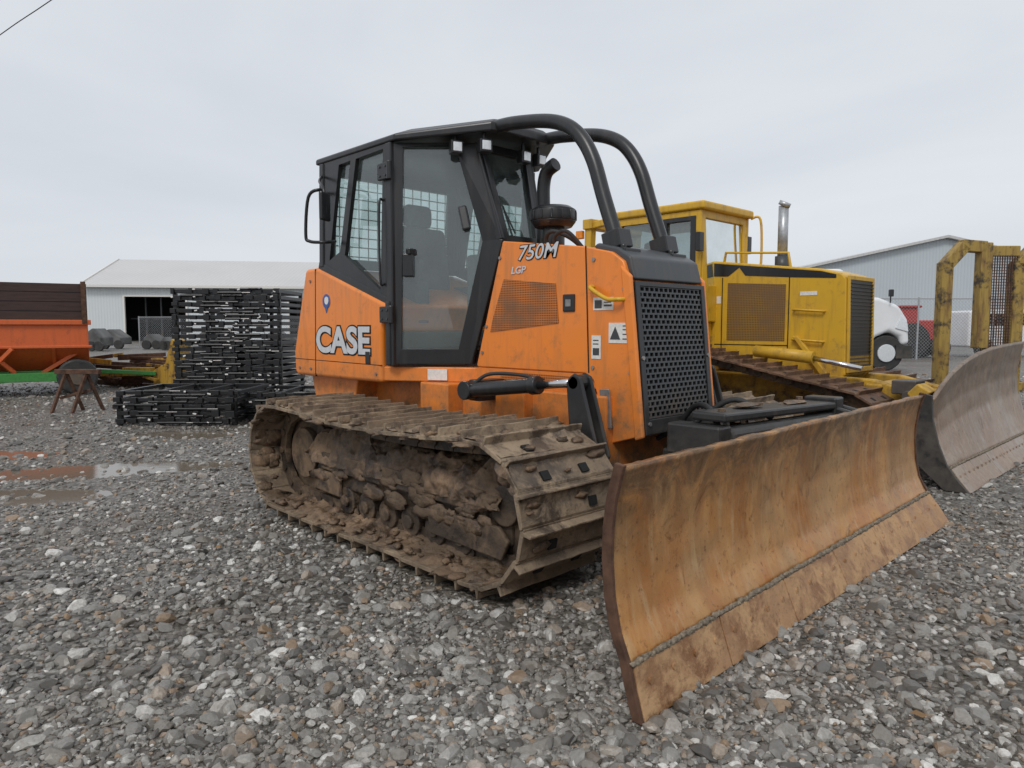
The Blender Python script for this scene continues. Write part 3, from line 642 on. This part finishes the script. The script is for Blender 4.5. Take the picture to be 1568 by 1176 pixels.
# =====================================================================  surroundings share one site frame
A=math.atan2(.718,.696);CX,CY=3.4,-3.455
def yard(name,pivot=None,dr=0):
    if pivot is None: return empty(name,(CX,CY,0),A)
    Rw=Matrix.Rotation(A,2);Rn=Matrix.Rotation(A+dr,2);pv=Vector(pivot);l=Vector((CX,CY))+Rw@pv-Rn@pv
    return empty(name,(l.x,l.y,0),A+dr)
G=yard('brush_guard_frame')
f=8.2
b=Bag();k=f/1090
for u0,u1,ff in((1442,1500,f),(1556,1612,f+.05)):
    x0=(u0-784)*k;x1=(u1-784)*k
    for (p,q) in (((x0,ff,0),(x0,ff,1.98)),((x0,ff,1.94),(x0+.2,ff,2.17)),((x0+.16,ff,2.17),(x1,ff,2.15)),((x1,ff,2.2),(x1,ff,1.0))):
        b.beam(p,q,.13,.13)
b.b2(((1500-784)*k,f,2.05),((1556-784)*k,f+.06,2.17));b.b2(((1442-784)*k,f+.05,.5),((1612-784)*k,f+.12,.6))
b.emit('guard_posts','wornyel',G,.01)
b=Bag();x0=(1503-784)*k;x1=(1552-784)*k
for i in range(14): b.b2((x0+(x1-x0)*i/13-.004,f,.95),(x0+(x1-x0)*i/13+.004,f+.012,2.06))
for i in range(34): b.b2((x0,f+.013,.96+i*.033),(x1,f+.022,.968+i*.033))
b.emit('guard_screen','rust',G)
# left building
B=yard('metal_warehouse')
x0,f0=(135-784)/1090*60,60.; dirv=Vector((.985,.17,0));dpv=Vector((-.17,.985,0))
def bp(a,d,z): p=Vector((x0,f0,0))+dirv*a+dpv*d;return (p.x,p.y,z)
Lb,Wd,Eh,Rh=48,18,4.75,7.6
b=Bag()
def quad(*p): b.add(p,[tuple(range(len(p)))])
doors=[(2.9,7.9,3.85),(16.3,18.6,3.7),(26,31,3.85)]
a=0
for d0,d1,h_ in doors:
    quad(bp(a,0,0),bp(d0,0,0),bp(d0,0,Eh),bp(a,0,Eh));quad(bp(d0,0,h_),bp(d1,0,h_),bp(d1,0,Eh),bp(d0,0,Eh));a=d1
quad(bp(a,0,0),bp(Lb,0,0),bp(Lb,0,Eh),bp(a,0,Eh))
quad(bp(0,Wd,0),bp(0,0,0),bp(0,0,Eh),bp(0,Wd/2,Rh),bp(0,Wd,Eh));quad(bp(Lb,0,0),bp(Lb,Wd,0),bp(Lb,Wd,Eh),bp(Lb,Wd/2,Rh),bp(Lb,0,Eh));quad(bp(0,Wd,0),bp(Lb,Wd,0),bp(Lb,Wd,Eh),bp(0,Wd,Eh))
b.emit('walls','clad',B)
b=Bag();quad(bp(-.4,-.5,Eh-.08),bp(Lb+.4,-.5,Eh-.08),bp(Lb+.4,Wd/2,Rh+.06),bp(-.4,Wd/2,Rh+.06));quad(bp(-.4,Wd+.5,Eh-.08),bp(Lb+.4,Wd+.5,Eh-.08),bp(Lb+.4,Wd/2,Rh+.06),bp(-.4,Wd/2,Rh+.06));b.emit('roof','roofm',B)
b=Bag();b.beam(bp(-.45,-.5,Eh-.12),bp(Lb,-.5,Eh-.12),.15,.2);b.beam(bp(-.45,-.5,Eh-.1),bp(-.45,Wd/2,Rh+.05),.1,.22)
for d0,d1,h_ in doors:
    for p,q in((bp(d0,-.05,0),bp(d0,-.05,h_)),(bp(d1,-.05,0),bp(d1,-.05,h_)),(bp(d0,-.05,h_),bp(d1,-.05,h_))): b.beam(p,q,.15,.15)
b.emit('trim','label',B)
b=Bag()
for d0,d1,h_ in doors:
    for t in range(1,4):b.beam(bp(d0+(d1-d0)*t/4,1.5,0),bp(d0+(d1-d0)*t/4,1.5,h_),.12,.12)
    b.beam(bp(d0,1.5,h_*.5),bp(d1,1.5,h_*.5),.1,.1)
b.emit('inner_frames','dkgrey',B)
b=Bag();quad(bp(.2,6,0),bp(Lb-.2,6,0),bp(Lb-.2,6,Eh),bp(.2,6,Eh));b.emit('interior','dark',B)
# right building
B2=yard('metal_shop_building')
b=Bag();f=50;gx=lambda u:(u-784)/1090*f
pk=(gx(1440),7.35);el=(gx(1210),5.05);er=(gx(1670),5.05)
b.add([(el[0],f,0),(er[0],f,0),(er[0],f,el[1]),(pk[0],f,pk[1]),(el[0],f,el[1])],[(0,1,2,3,4)])
b.add([(el[0],f,0),(el[0],f,el[1]),(el[0],f+30,el[1]),(el[0],f+30,0)],[(0,1,2,3)]);b.add([(er[0],f,0),(er[0],f,el[1]),(er[0],f+30,el[1]),(er[0],f+30,0)],[(0,1,2,3)])
b.emit('walls','clad2',B2)
b=Bag();b.prism([(el[0]-.4,f-.4,el[1]-.05),(pk[0],f-.4,pk[1]+.02),(er[0]+.4,f-.4,el[1]-.05),(er[0]+.4,f-.4,el[1]+.12),(pk[0],f-.4,pk[1]+.2),(el[0]-.4,f-.4,el[1]+.12)],(0,31,0));b.emit('roof','roofm',B2)
b=Bag();b.b2((gx(1540),f-.04,0),(gx(1600),f-.02,3.5));b.emit('overhead_door','wht',B2)
def chain(name,pts,h):
    F_=yard(name);b=Bag();w=Bag()
    for (xa,fa),(xb,fb) in zip(pts,pts[1:]):
        L=math.dist((xa,fa),(xb,fb));n_=max(1,int(L/2.6))
        for i in range(n_+1):
            t=i/n_;x=xa+(xb-xa)*t;y=fa+(fb-fa)*t;b.cyl((x,y,0),(x,y,h+.05),.035,8)
        b.cyl((xa,fa,h),(xb,fb,h),.022,6)
        s=.13;nn=int(L/s)
        for i in range(-int(h/s),nn):
            for sg in(0,1):
                a0=i*s;a1=a0+h
                z0,z1=(0,h)
                if a0<0: z0=-a0;a0=0
                if a1>L: z1=h-(a1-L);a1=L
                if a1<=a0: continue
                pa=(a0,z0);pb=(a1,z1)
                if sg: pa=(L-a0,z0);pb=(L-a1,z1)
                P0=(xa+(xb-xa)*pa[0]/L,fa+(fb-fa)*pa[0]/L,pa[1]);P1=(xa+(xb-xa)*pb[0]/L,fa+(fb-fa)*pb[0]/L,pb[1])
                w.beam(P0,P1,.006,.006)
    b.emit('posts','galv',F_);w.emit('mesh','galv',F_)
chain('chain_link_fence',[(-22,42),(-9,40)],1.8)
chain('chain_link_fence',[(12.5,27),(24,27)],2.3)
# semi truck
T=yard('semi_truck');ft=20
b=Bag();b.prism([(9.6,ft,1.0),(9.6,ft,2.12),(10.3,ft,2.06),(10.85,ft,1.85),(11.12,ft,1.45),(11.2,ft,.75),(10.95,ft,.7),(10.9,ft,.95),(10.6,ft,1.1),(10.25,ft,.95),(10.1,ft,.75),(9.6,ft,.75)],(0,2.2,0));b.emit('hood','wht',T,.12,seg=4)
b=Bag();b.prism([(7.8,ft-.1,.7),(7.8,ft-.1,2.85),(9.2,ft-.1,2.85),(9.65,ft-.1,2.1),(9.65,ft-.1,.7)],(0,2.4,0));b.b2((4.5,ft,.8),(7.7,ft+2.3,2.7));b.emit('cab','wht',T,.1,seg=3)
b=Bag();b.prism([(8.9,ft-.115,1.95),(8.9,ft-.115,2.55),(9.25,ft-.115,2.55),(9.5,ft-.115,2.1),(9.5,ft-.115,1.95)],(0,.01,0));b.b2((10.8,ft-.02,.35),(11.25,ft+2.2,.72));b.b2((7.5,ft+.05,.45),(10.1,ft+2.1,.75));b.emit('dark_trim','black',T,.02)
b=Bag()
for x in(10.55,6.6,5.4):
    for y in(ft+.05,ft+1.9): b.cyl((x,y,.5),(x,y+.28,.5),.5,28)
b.emit('tyres','tyre',T,.03,smooth=True)
b=Bag();b.prism([(10.75,ft-.03,1.2),(10.9,ft-.03,1.55),(11.08,ft-.03,1.35),(11.12,ft-.03,1.1)],(0,.1,0));b.cyl((10.55,ft-.0,.5),(10.55,ft+.06,.5),.25,20);b.emit('headlamp_and_rim','lens',T,.01)
b=Bag();b.box((10.55,ft-.1,2.18),(.12,.1,.2));b.box((11.0,ft+1.9,2.1),(.12,.1,.2));b.cyl((10.55,ft-.08,1.9),(10.55,ft-.08,2.1),.02);b.cyl((11.0,ft+1.9,1.7),(11.0,ft+1.9,2.05),.02);b.box((9.45,ft-.35,2.2),(.1,.25,.5));b.emit('mirrors','black',T,.02)
V=yard('red_tractor');b=Bag();b.b2((16.2,28.5,.7),(17.4,29.5,1.5));b.b2((15.6,28.6,.9),(16.3,29.4,2.0));b.b2((15.5,28.5,2.0),(16.4,29.5,2.1));b.emit('body','red',V,.06)
b=Bag();b.cyl((15.9,28.2,.7),(15.9,28.6,.7),.7,24);b.cyl((17.1,28.3,.4),(17.1,28.6,.4),.4,24);b.cyl((15.9,29.4,.7),(15.9,29.8,.7),.7,24);b.cyl((17.1,29.4,.4),(17.1,29.7,.4),.4,24);b.emit('tyres','tyre',V,.04)
V=yard('white_van');b=Bag();b.prism([(18.6,29,.4),(18.6,29,1.9),(20.9,29,1.95),(21.4,29,1.3),(22.2,29,1.1),(22.3,29,.4)],(0,1.9,0));b.emit('body','wht',V,.1,seg=3)
b=Bag();b.prism([(19.2,28.98,1.3),(19.2,28.98,1.75),(20.8,28.98,1.78),(21.15,28.98,1.3)],(0,.02,0));b.emit('windows','dark',V)
b=Bag();b.cyl((19.3,28.95,.36),(19.3,29.2,.36),.36,20);b.cyl((21.6,28.95,.36),(21.6,29.2,.36),.36,20);b.emit('tyres','tyre',V)
# grain wagon
f=13.;Wg=yard('gravity_wagon',(-7.80,13),math.radians(31))
b=Bag();b.b2((-12.2,f,1.35),(-7.75,f+.05,2.02));b.b2((-12.2,f+2.2,1.35),(-7.75,f+2.25,2.02));b.b2((-7.8,f+.05,1.35),(-7.75,f+2.2,2.02));b.b2((-12.2,f+.05,1.35),(-12.15,f+2.2,2.02));b.emit('side_boards','wood',Wg,.005)
b=Bag()
for z in(1.52,1.69,1.86): b.b2((-12.2,f-.002,z),(-7.75,f+.002,z+.012))
b.emit('board_gaps','dark',Wg)
b=Bag()
for x in(-7.80,-9.3,-10.8): b.b2((x-.04,f-.06,1.3),(x+.04,f-.003,2.06))
b.emit('board_stakes','rust',Wg)
b=Bag();b.px([(f,1.345),(f,.88),(f+.55,.45),(f+1.65,.45),(f+2.2,.88),(f+2.2,1.345)],-12.2,-7.75);b.b2((-12.25,f-.05,1.28),(-7.70,f-.002,1.37));b.b2((-12.25,f-.03,.86),(-7.70,f-.002,.91))
for x in(-8.3,-9.6,-11): b.beam((x,f-.01,.88),(x,f+.5,.45),.05,.06,(1,0,0))
b.beam((-7.9,f+.2,.8),(-8.5,f+.3,.4),.07,.07);b.beam((-9.3,f-.02,.86),(-8.9,f+.2,.42),.07,.07);b.beam((-8.9,f-.02,.86),(-9.3,f+.2,.42),.07,.07);b.emit('hopper','worange',Wg,.01)
b=Bag();b.b2((-12,f+.3,.34),(-7.7,f+.42,.45));b.b2((-12,f+1.8,.34),(-7.7,f+1.92,.45));b.beam((-7.9,f+1.,.4),(-6.6,f+.9,.30),.1,.08);b.b2((-8.3,f+.2,.3),(-8.15,f+2,.4));b.b2((-9.2,f+.1,.26),(-8.2,f+.25,.42));b.emit('running_gear','green',Wg,.01)
b=Bag()
for x in(-7.95,-9.75,-11.6):
    for y in(f+.05,f+1.95): b.cyl((x,y,.33),(x,y+.22,.33),.33,26)
b.emit('tyres','tyre',Wg,.04)
b=Bag()
for x in(-7.95,-9.75,-11.6): b.cyl((x,f+.03,.33),(x,f+.08,.33),.14,18)
b.emit('rims','dkgrey',Wg)
# stacks of black attachment frames: rectangular welded frames laid flat, one upon another
def stack(name,x0,x1,f0,f1,z0,z1,layers,jit,tags,skew=.0,gap=.3):
    S_=yard(name);b=Bag();t=Bag();tg=Bag();dz=(z1-z0)/layers
    # solid corner uprights keep the sides straight
    for x in(x0+.03,x0+(x1-x0)*.36,x0+(x1-x0)*.68,x1-.03):
        for y in(f0+.03,f1-.03): b.b2((x-.03,y-.03,0),(x+.03,y+.03,z1-dz*.3))
    for L in range(layers):
        z=z0+dz*(L+.5);jx=random.uniform(-jit,jit);jy=random.uniform(-jit,jit)*.6;a=random.uniform(-skew,skew)
        c_=Vector(((x0+x1)/2+jx,(f0+f1)/2+jy,0));Rz=Matrix.Rotation(a,3,'Z');hx=(x1-x0)/2;hy=(f1-f0)/2
        def T_(x,y,zz): v=Rz@Vector((x,y,0))+c_;return (v.x,v.y,zz)
        th=dz*(1-gap)
        for y in(-hy,hy): b.beam(T_(-hx,y,z),T_(hx,y,z),.05,th*.6)
        for x in(-hx+.02,-hx*.35,hx*.35,hx-.02): b.beam(T_(x,-hy,z),T_(x,hy,z),.05,th*.6)
        for x in np.linspace(-hx+.06,hx-.06,8):
            x+=random.uniform(-.05,.05);w_=random.uniform(.05,.13)
            b.box(T_(x,-hy-.03,z+random.uniform(-.1,.1)*dz),(w_,.05,dz*random.uniform(.6,1.0)),Rz)
        for k in range(3):
            x=random.uniform(-hx,hx-.5);zz=z+dz*random.choice((-.28,.28));l_=random.uniform(.2,.42)
            b.cyl(T_(x,-hy-.05,zz),T_(x+l_,-hy-.05,zz),dz*.2,8)
            if random.random()<.4: t.cyl(T_(x+l_,-hy-.05,zz),T_(x+l_+.14,-hy-.05,zz),dz*.09,8)
        for k in range(tags):
            if random.random()<.7: tg.box(T_(random.uniform(-hx,hx),-hy-.075,z+random.uniform(-.3,.3)*dz),(random.uniform(.02,.05),.004,random.uniform(.012,.028)),Matrix.Rotation(random.uniform(-.4,.4),3,'Y'))
    b.emit('frames','gblack',S_,.003);t.emit('cylinder_rods','steel',S_);tg.emit('tags','label',S_)
stack('stacked_attachment_frames',-5.70,-3.90,12.0,13.3,.05,1.90,17,.018,3,gap=.12)
stack('stacked_attachment_frames',-5.02,-3.50,8.95,10.1,.02,.46,5,.04,2,.03,.15)
stack('stacked_attachment_frames',-3.6,-2.25,9.3,10.5,.02,.40,4,.05,2,.05,.15)
R_=yard('rusty_stand');b=Bag()
for x in(-6.55,-6.25):
    for s in(-1,1): b.beam((x,10.4,.58),(x+.11*s,10.4+.2*s,0),.05,.04)
b.beam((-6.7,10.4,.59),(-6.05,10.4,.59),.08,.07);b.beam((-6.65,10.4,.2),(-6.2,10.4,.32),.04,.04);b.emit('stand','rust',R_,.006)
M['pileyel']=worny('pile_yellow',(.48,.28,.03),(.06,.04,.025),.54,.62)
K=yard('used_implement_pile');b=Bag();c=Bag()
for i in range(54):
    x=random.uniform(-9.3,-7.1);y=random.uniform(14.5,16.5);z=random.uniform(.06,.62)*(1 if i%3 else .5)
    b.beam((x,y,z),(x+random.uniform(.5,1.5),y+random.uniform(-.5,.5),z+random.uniform(-.12,.12)),random.uniform(.04,.1),random.uniform(.04,.12))
for i in range(9):
    x=random.uniform(-9.0,-7.3);y=random.uniform(14.2,15.2);z=random.uniform(.15,.6)
    c.beam((x,y,z),(x+random.uniform(.3,.9),y+random.uniform(-.2,.2),z+random.uniform(-.1,.1)),.07,random.uniform(.04,.11))
c.prism([(-7.3,14.4,.05),(-6.85,14.4,.1),(-6.72,14.4,.9),(-6.9,14.4,1.0),(-7.05,14.4,.5),(-7.3,14.4,.35)],(0,.5,0));c.b2((-7.9,14.35,.25),(-7.3,14.5,.42))
b.emit('rusty_bars','rust',K,.008);c.emit('painted_parts','pileyel',K,.01)
K=yard('distant_machinery');b=Bag();c=Bag();M['dull']=simple('weathered_paint',(.10,.10,.095),.6,sc=1.2,var=.6)
for i in range(16):
    x=-24+i*1.3+random.uniform(-.4,.4);w_=random.uniform(.5,1.4);y=38+random.uniform(-2,2);h_=random.uniform(.5,1.0)
    b.prism([(x,y,.25),(x,y,h_),(x+w_*.4,y,h_+.2),(x+w_,y,h_*.7),(x+w_,y,.25)],(0,1.2,0));c.cyl((x+.2,y-.1,.25),(x+.2,y+.1,.25),.25,12);c.cyl((x+w_-.1,y-.1,.25),(x+w_-.1,y+.1,.25),.25,12)
b.emit('bodies','dull',K,.05);c.emit('wheels','tyre',K)
P_=yard('parked_car');b=Bag();b.prism([(-7.3,24,.35),(-7.3,24,.95),(-6.6,24,1.05),(-6.2,24,1.55),(-4.9,24,1.55),(-4.5,24,1.05),(-3.2,24,.95),(-3.1,24,.35)],(0,1.7,0));b.emit('body','dkgrey',P_,.08,seg=3)
b=Bag();b.prism([(-6.45,23.98,1.1),(-6.15,23.98,1.45),(-4.95,23.98,1.45),(-4.65,23.98,1.1)],(0,.02,0));b.emit('windows','glassd',P_)
b=Bag();b.cyl((-6.5,23.95,.33),(-6.5,24.2,.33),.33,20);b.cyl((-4,23.95,.33),(-4,24.2,.33),.33,20);b.emit('tyres','tyre',P_)
U=yard('power_line');tube('cable',[(-33,34,7.9),(-21.6,30,12.6),(-16.7,28,14.1),(-6,24,18)],.018,'rubber',U)
# =====================================================================  GROUND
m,nt,b_=newmat('gravel_ground')
p=pos(nt)
v=N(nt,'ShaderNodeTexVoronoi');v.inputs['Scale'].default_value=34;nt.links.new(p,v.inputs['Vector'])
v2=N(nt,'ShaderNodeTexVoronoi');v2.inputs['Scale'].default_value=13;nt.links.new(p,v2.inputs['Vector'])
sp=N(nt,'ShaderNodeSeparateColor');nt.links.new(v.outputs['Color'],sp.inputs[0])
sp2=N(nt,'ShaderNodeSeparateColor');nt.links.new(v2.outputs['Color'],sp2.inputs[0])
col=mix(nt,sp.outputs[0],(.06,.053,.045),(.32,.30,.27))
col=mix(nt,rng(nt,sp2.outputs[1],.6,1,0,.5),col,(.38,.36,.33))
big=noi(nt,p,.45,5,.6);fine=noi(nt,p,60,4,.7)
col=mix(nt,rng(nt,big,.44,.62,0,.7),col,(.13,.105,.078))
col=mix(nt,rng(nt,v.outputs['Distance'],.35,.8,0,.7),col,(.04,.034,.028))
nt.links.new(col,b_.inputs['Base Color']);nt.links.new(rng(nt,big,.4,.6,.55,.3),b_.inputs['Roughness'])
n=N(nt,'ShaderNodeMath',operation='MULTIPLY_ADD');nt.links.new(v.outputs['Distance'],n.inputs[0]);n.inputs[1].default_value=-1;nt.links.new(fine,n.inputs[2])
bump(nt,b_,n.outputs[0],.8,.02);M['ground']=m
pud=[(-3.6,-1.75,1.25,.36,.25),(-3.0,-2.6,1.0,.30,.1),(-5.3,-.5,.7,.30,-.2),(-5.3,-2.6,1.0,.34,.2)]
PUDZ=-.024
def pfac(x,y):
    best=0
    for cx_,cy_,a_,c_,t_ in pud:
        dx=x-cx_;dy=y-cy_
        if abs(dx)+abs(dy)>4: continue
        th=t_+.8;u=(dx*math.cos(th)+dy*math.sin(th))/a_;w=(-dx*math.sin(th)+dy*math.cos(th))/c_
        r=math.hypot(u,w)
        best=max(best,min(1,max(0,1.35-r)/.7))
    return best
def gz(x,y):
    d=math.hypot(x-CX,y-CY)
    if d>30: return 0
    z=(.012*noise.noise((x*.5,y*.5,0))+.007*noise.noise((x*2.3,y*2.3,4)))*(1-d/30)-.004
    k=pfac(x,y)
    if k>0: z-=.033*k+.018*k*noise.noise((x*3.4,y*3.4,9))
    return z
b=Bag();nn=380
vs=[];fs=[]
for i in range(nn+1):
    for j in range(nn+1):
        x=22*(i/nn*2-1)-2;y=22*(j/nn*2-1)+3;edge=(i in(0,nn) or j in(0,nn));vs.append((x,y,0 if edge else gz(x,y)))
for i in range(nn):
    for j in range(nn): fs.append((i*(nn+1)+j,(i+1)*(nn+1)+j,(i+1)*(nn+1)+j+1,i*(nn+1)+j+1))
x0,x1,y0,y1=-24,20,-19,25;Bg=600
k=len(vs);vs+=[(x0,y0,0),(x1,y0,0),(x1,y1,0),(x0,y1,0),(-Bg,-Bg,0),(Bg,-Bg,0),(Bg,Bg,0),(-Bg,Bg,0)]
fs+=[(k,k+4,k+5,k+1),(k+1,k+5,k+6,k+2),(k+2,k+6,k+7,k+3),(k+3,k+7,k+4,k)]
b.add(vs,fs);gr=b.emit('ground','ground',None,smooth=True)
m,nt,b_=newmat('puddle_water');b_.inputs['Base Color'].default_value=(.17,.14,.105,1);b_.inputs['Roughness'].default_value=.09;b_.inputs['Specular IOR Level'].default_value=.7
bump(nt,b_,noi(nt,pos(nt),14,3,.5),.04,.01);M['puddle']=m
for q_,(cx_,cy_,a_,c_,t_) in enumerate(pud):
    b=Bag();vs=[];th=t_+.8
    for i in range(48):
        an=i/48*6.2832;u=a_*1.2*math.cos(an);w=c_*1.2*math.sin(an);vs.append((cx_+u*math.cos(th)-w*math.sin(th),cy_+u*math.sin(th)+w*math.cos(th),PUDZ+.0007*q_))
    b.add(vs,[tuple(range(48))]);b.emit('puddle','puddle')
# stones
m,nt,b_=newmat('stone')
oi=N(nt,'ShaderNodeObjectInfo');cr=N(nt,'ShaderNodeValToRGB');nt.links.new(oi.outputs['Random'],cr.inputs[0])
e=cr.color_ramp;e.interpolation='LINEAR'
cols=[(0,(.065,.06,.055)),(.16,(.14,.133,.123)),(.40,(.27,.26,.24)),(.56,(.19,.17,.145)),(.72,(.40,.385,.355)),(.83,(.30,.20,.12)),(.88,(.14,.13,.12)),(.96,(.60,.58,.54)),(1,(.70,.68,.64))]
e.elements[0].position=0;e.elements[0].color=c4(cols[0][1]);e.elements[1].position=1;e.elements[1].color=c4(cols[-1][1])
for q,cc in cols[1:-1]: el_=e.elements.new(q);el_.color=c4(cc)
nn_=noi(nt,pos(nt),70,5,.7);pm=noi(nt,pos(nt),.8,4,.6)
sc_=mix(nt,rng(nt,nn_,.4,.65,0,.45),cr.outputs[0],(.10,.083,.064));sc_=mix(nt,rng(nt,pm,.48,.62,0,.3),sc_,(.12,.098,.073))
nt.links.new(sc_,b_.inputs['Base Color']);b_.inputs['Roughness'].default_value=.34
bump(nt,b_,nn_,.4,.004);M['stone']=m
col_=bpy.data.collections.new('gravel_stone_shapes')
for k in range(12):
    sx,sy,sz=random.uniform(.75,1.25),random.uniform(.6,1.0),random.uniform(.4,.75);vs=[]
    pl_=[(Vector((random.gauss(0,1),random.gauss(0,1),random.gauss(0,1))).normalized(),random.uniform(.55,.85)) for _ in range(9)]
    for vv in ICOV:
        q=vv*(1+.25*noise.noise(vv*1.2+Vector((k*9,0,0))))
        for nr_,dd in pl_:
            ex=q.dot(nr_)-dd
            if ex>0: q=q-nr_*ex
        vs.append((q.x*sx*1.15,q.y*sy*1.15,q.z*sz*1.15))
    me=bpy.data.meshes.new('stone_shape_%d'%k);me.from_pydata(vs,[],ICOF);me.materials.append(M['stone']);col_.objects.link(bpy.data.objects.new('stone_shape_%d'%k,me))
pts=[];sc=[];NN=150000
rr=np.exp(np.random.uniform(math.log(1.0),math.log(22),NN));an=np.random.uniform(-.95,.95,NN);u_=np.random.rand(NN)
for r,a_,q in zip(rr,an,u_):
    xr=r*math.sin(a_);yf=r*math.cos(a_)
    x=CX-.718*yf+.696*xr;y=CY+.696*yf+.718*xr
    if (-1.15<x<1.15 and .72<abs(y)<1.38): continue
    pf=pfac(x,y)
    if pf>.6 and q<.9: continue
    s=(.0060+.0145*q**3.2+(.013 if q>.985 else 0))*(1+min(r,14)*.055)
    bare=noise.noise((x*.9,y*.9,7))
    if bare>.18 and q<.6: continue
    pts.append((x,y,gz(x,y)+s*.12));sc.append(s)
me=bpy.data.meshes.new('gravel');me.from_pydata(pts,[],[]);at=me.attributes.new('sc','FLOAT','POINT');at.data.foreach_set('value',sc)
go=lk(bpy.data.objects.new('gravel',me))
ng=bpy.data.node_groups.new('gravel_scatter','GeometryNodeTree')
ng.interface.new_socket('Geometry',in_out='INPUT',socket_type='NodeSocketGeometry');ng.interface.new_socket('Geometry',in_out='OUTPUT',socket_type='NodeSocketGeometry')
gi=ng.nodes.new('NodeGroupInput');goo=ng.nodes.new('NodeGroupOutput');ip=ng.nodes.new('GeometryNodeInstanceOnPoints');ci=ng.nodes.new('GeometryNodeCollectionInfo')
ci.inputs['Collection'].default_value=col_;ci.inputs['Separate Children'].default_value=True;ci.inputs['Reset Children'].default_value=True
ip.inputs['Pick Instance'].default_value=True
rv=ng.nodes.new('FunctionNodeRandomValue');rv.data_type='FLOAT_VECTOR';rv.inputs[0].default_value=(-.5,-.5,0);rv.inputs[1].default_value=(.5,.5,6.28)
na=ng.nodes.new('GeometryNodeInputNamedAttribute');na.data_type='FLOAT';na.inputs['Name'].default_value='sc'
L=ng.links.new;L(gi.outputs[0],ip.inputs['Points']);L(ci.outputs[0],ip.inputs['Instance']);L(rv.outputs[0],ip.inputs['Rotation']);L(na.outputs['Attribute'],ip.inputs['Scale']);L(ip.outputs[0],goo.inputs[0])
md=go.modifiers.new('scatter','NODES');md.node_group=ng
# a few dead leaves and scraps on the gravel
b=Bag()
for k in range(40):
    r=random.uniform(1.6,7);a_=random.uniform(-.75,.7);xr=r*math.sin(a_);yf=r*math.cos(a_);x=CX-.718*yf+.696*xr;y=CY+.696*yf+.718*xr
    if abs(y)<1.7 and -1.6<x<2.2: continue
    Rr=Matrix.Rotation(random.uniform(0,6),3,'Z')@Matrix.Rotation(random.uniform(-.4,.4),3,'X');l=random.uniform(.012,.028);c_=Vector((x,y,gz(x,y)+.018))
    b.add([c_+Rr@Vector(q) for q in((-l,0,0),(-l*.3,l*.5,.004),(l*.5,l*.4,0),(l,0,.005),(l*.4,-l*.45,0),(-l*.4,-l*.4,.004))],[(0,1,2,3,4,5)])
b.emit('fallen_leaves',simple('dead_leaf',(.22,.13,.06),.8,sc=5,var=.6))
# =====================================================================  LIGHT, SKY, CAMERA
w=bpy.data.worlds.new('World');scene.world=w;w.use_nodes=True;nt=w.node_tree;bg=nt.nodes['Background']
sky=N(nt,'ShaderNodeTexSky');sky.sky_type='NISHITA';sky.sun_disc=False;sky.sun_elevation=math.radians(48);sky.sun_rotation=math.radians(155);sky.dust_density=4
tc=N(nt,'ShaderNodeTexCoord');mp=N(nt,'ShaderNodeMapping');mp.inputs['Scale'].default_value=(1,1,3);nt.links.new(tc.outputs['Generated'],mp.inputs[0])
cl=noi(nt,mp.outputs[0],1.3,6,.5,.4)
cc=mix(nt,rng(nt,cl,.3,.7),(6.5,6.95,7.6),(8.1,8.45,8.95))
hs=N(nt,'ShaderNodeHueSaturation');hs.inputs['Saturation'].default_value=.25;nt.links.new(sky.outputs[0],hs.inputs['Color'])
nt.links.new(mix(nt,.92,hs.outputs[0],cc),bg.inputs[0]);bg.inputs[1].default_value=.1
sl=bpy.data.lights.new('overcast_sun','SUN');sl.energy=1.35;sl.angle=math.radians(16);sl.color=(1,.97,.93);so=lk(bpy.data.objects.new('overcast_sun',sl))
so.rotation_euler=(math.radians(42),0,math.radians(25))
cam=bpy.data.cameras.new('camera');co=lk(bpy.data.objects.new('camera',cam));co.location=(CX,CY,1.25);co.rotation_euler=(math.radians(90-4.63),0,math.radians(45.9))
cam.sensor_width=36;cam.lens=24.96;cam.clip_end=2000;cam.clip_start=.05;scene.camera=co
scene.view_settings.view_transform='Standard';scene.view_settings.look='None';scene.view_settings.exposure=0
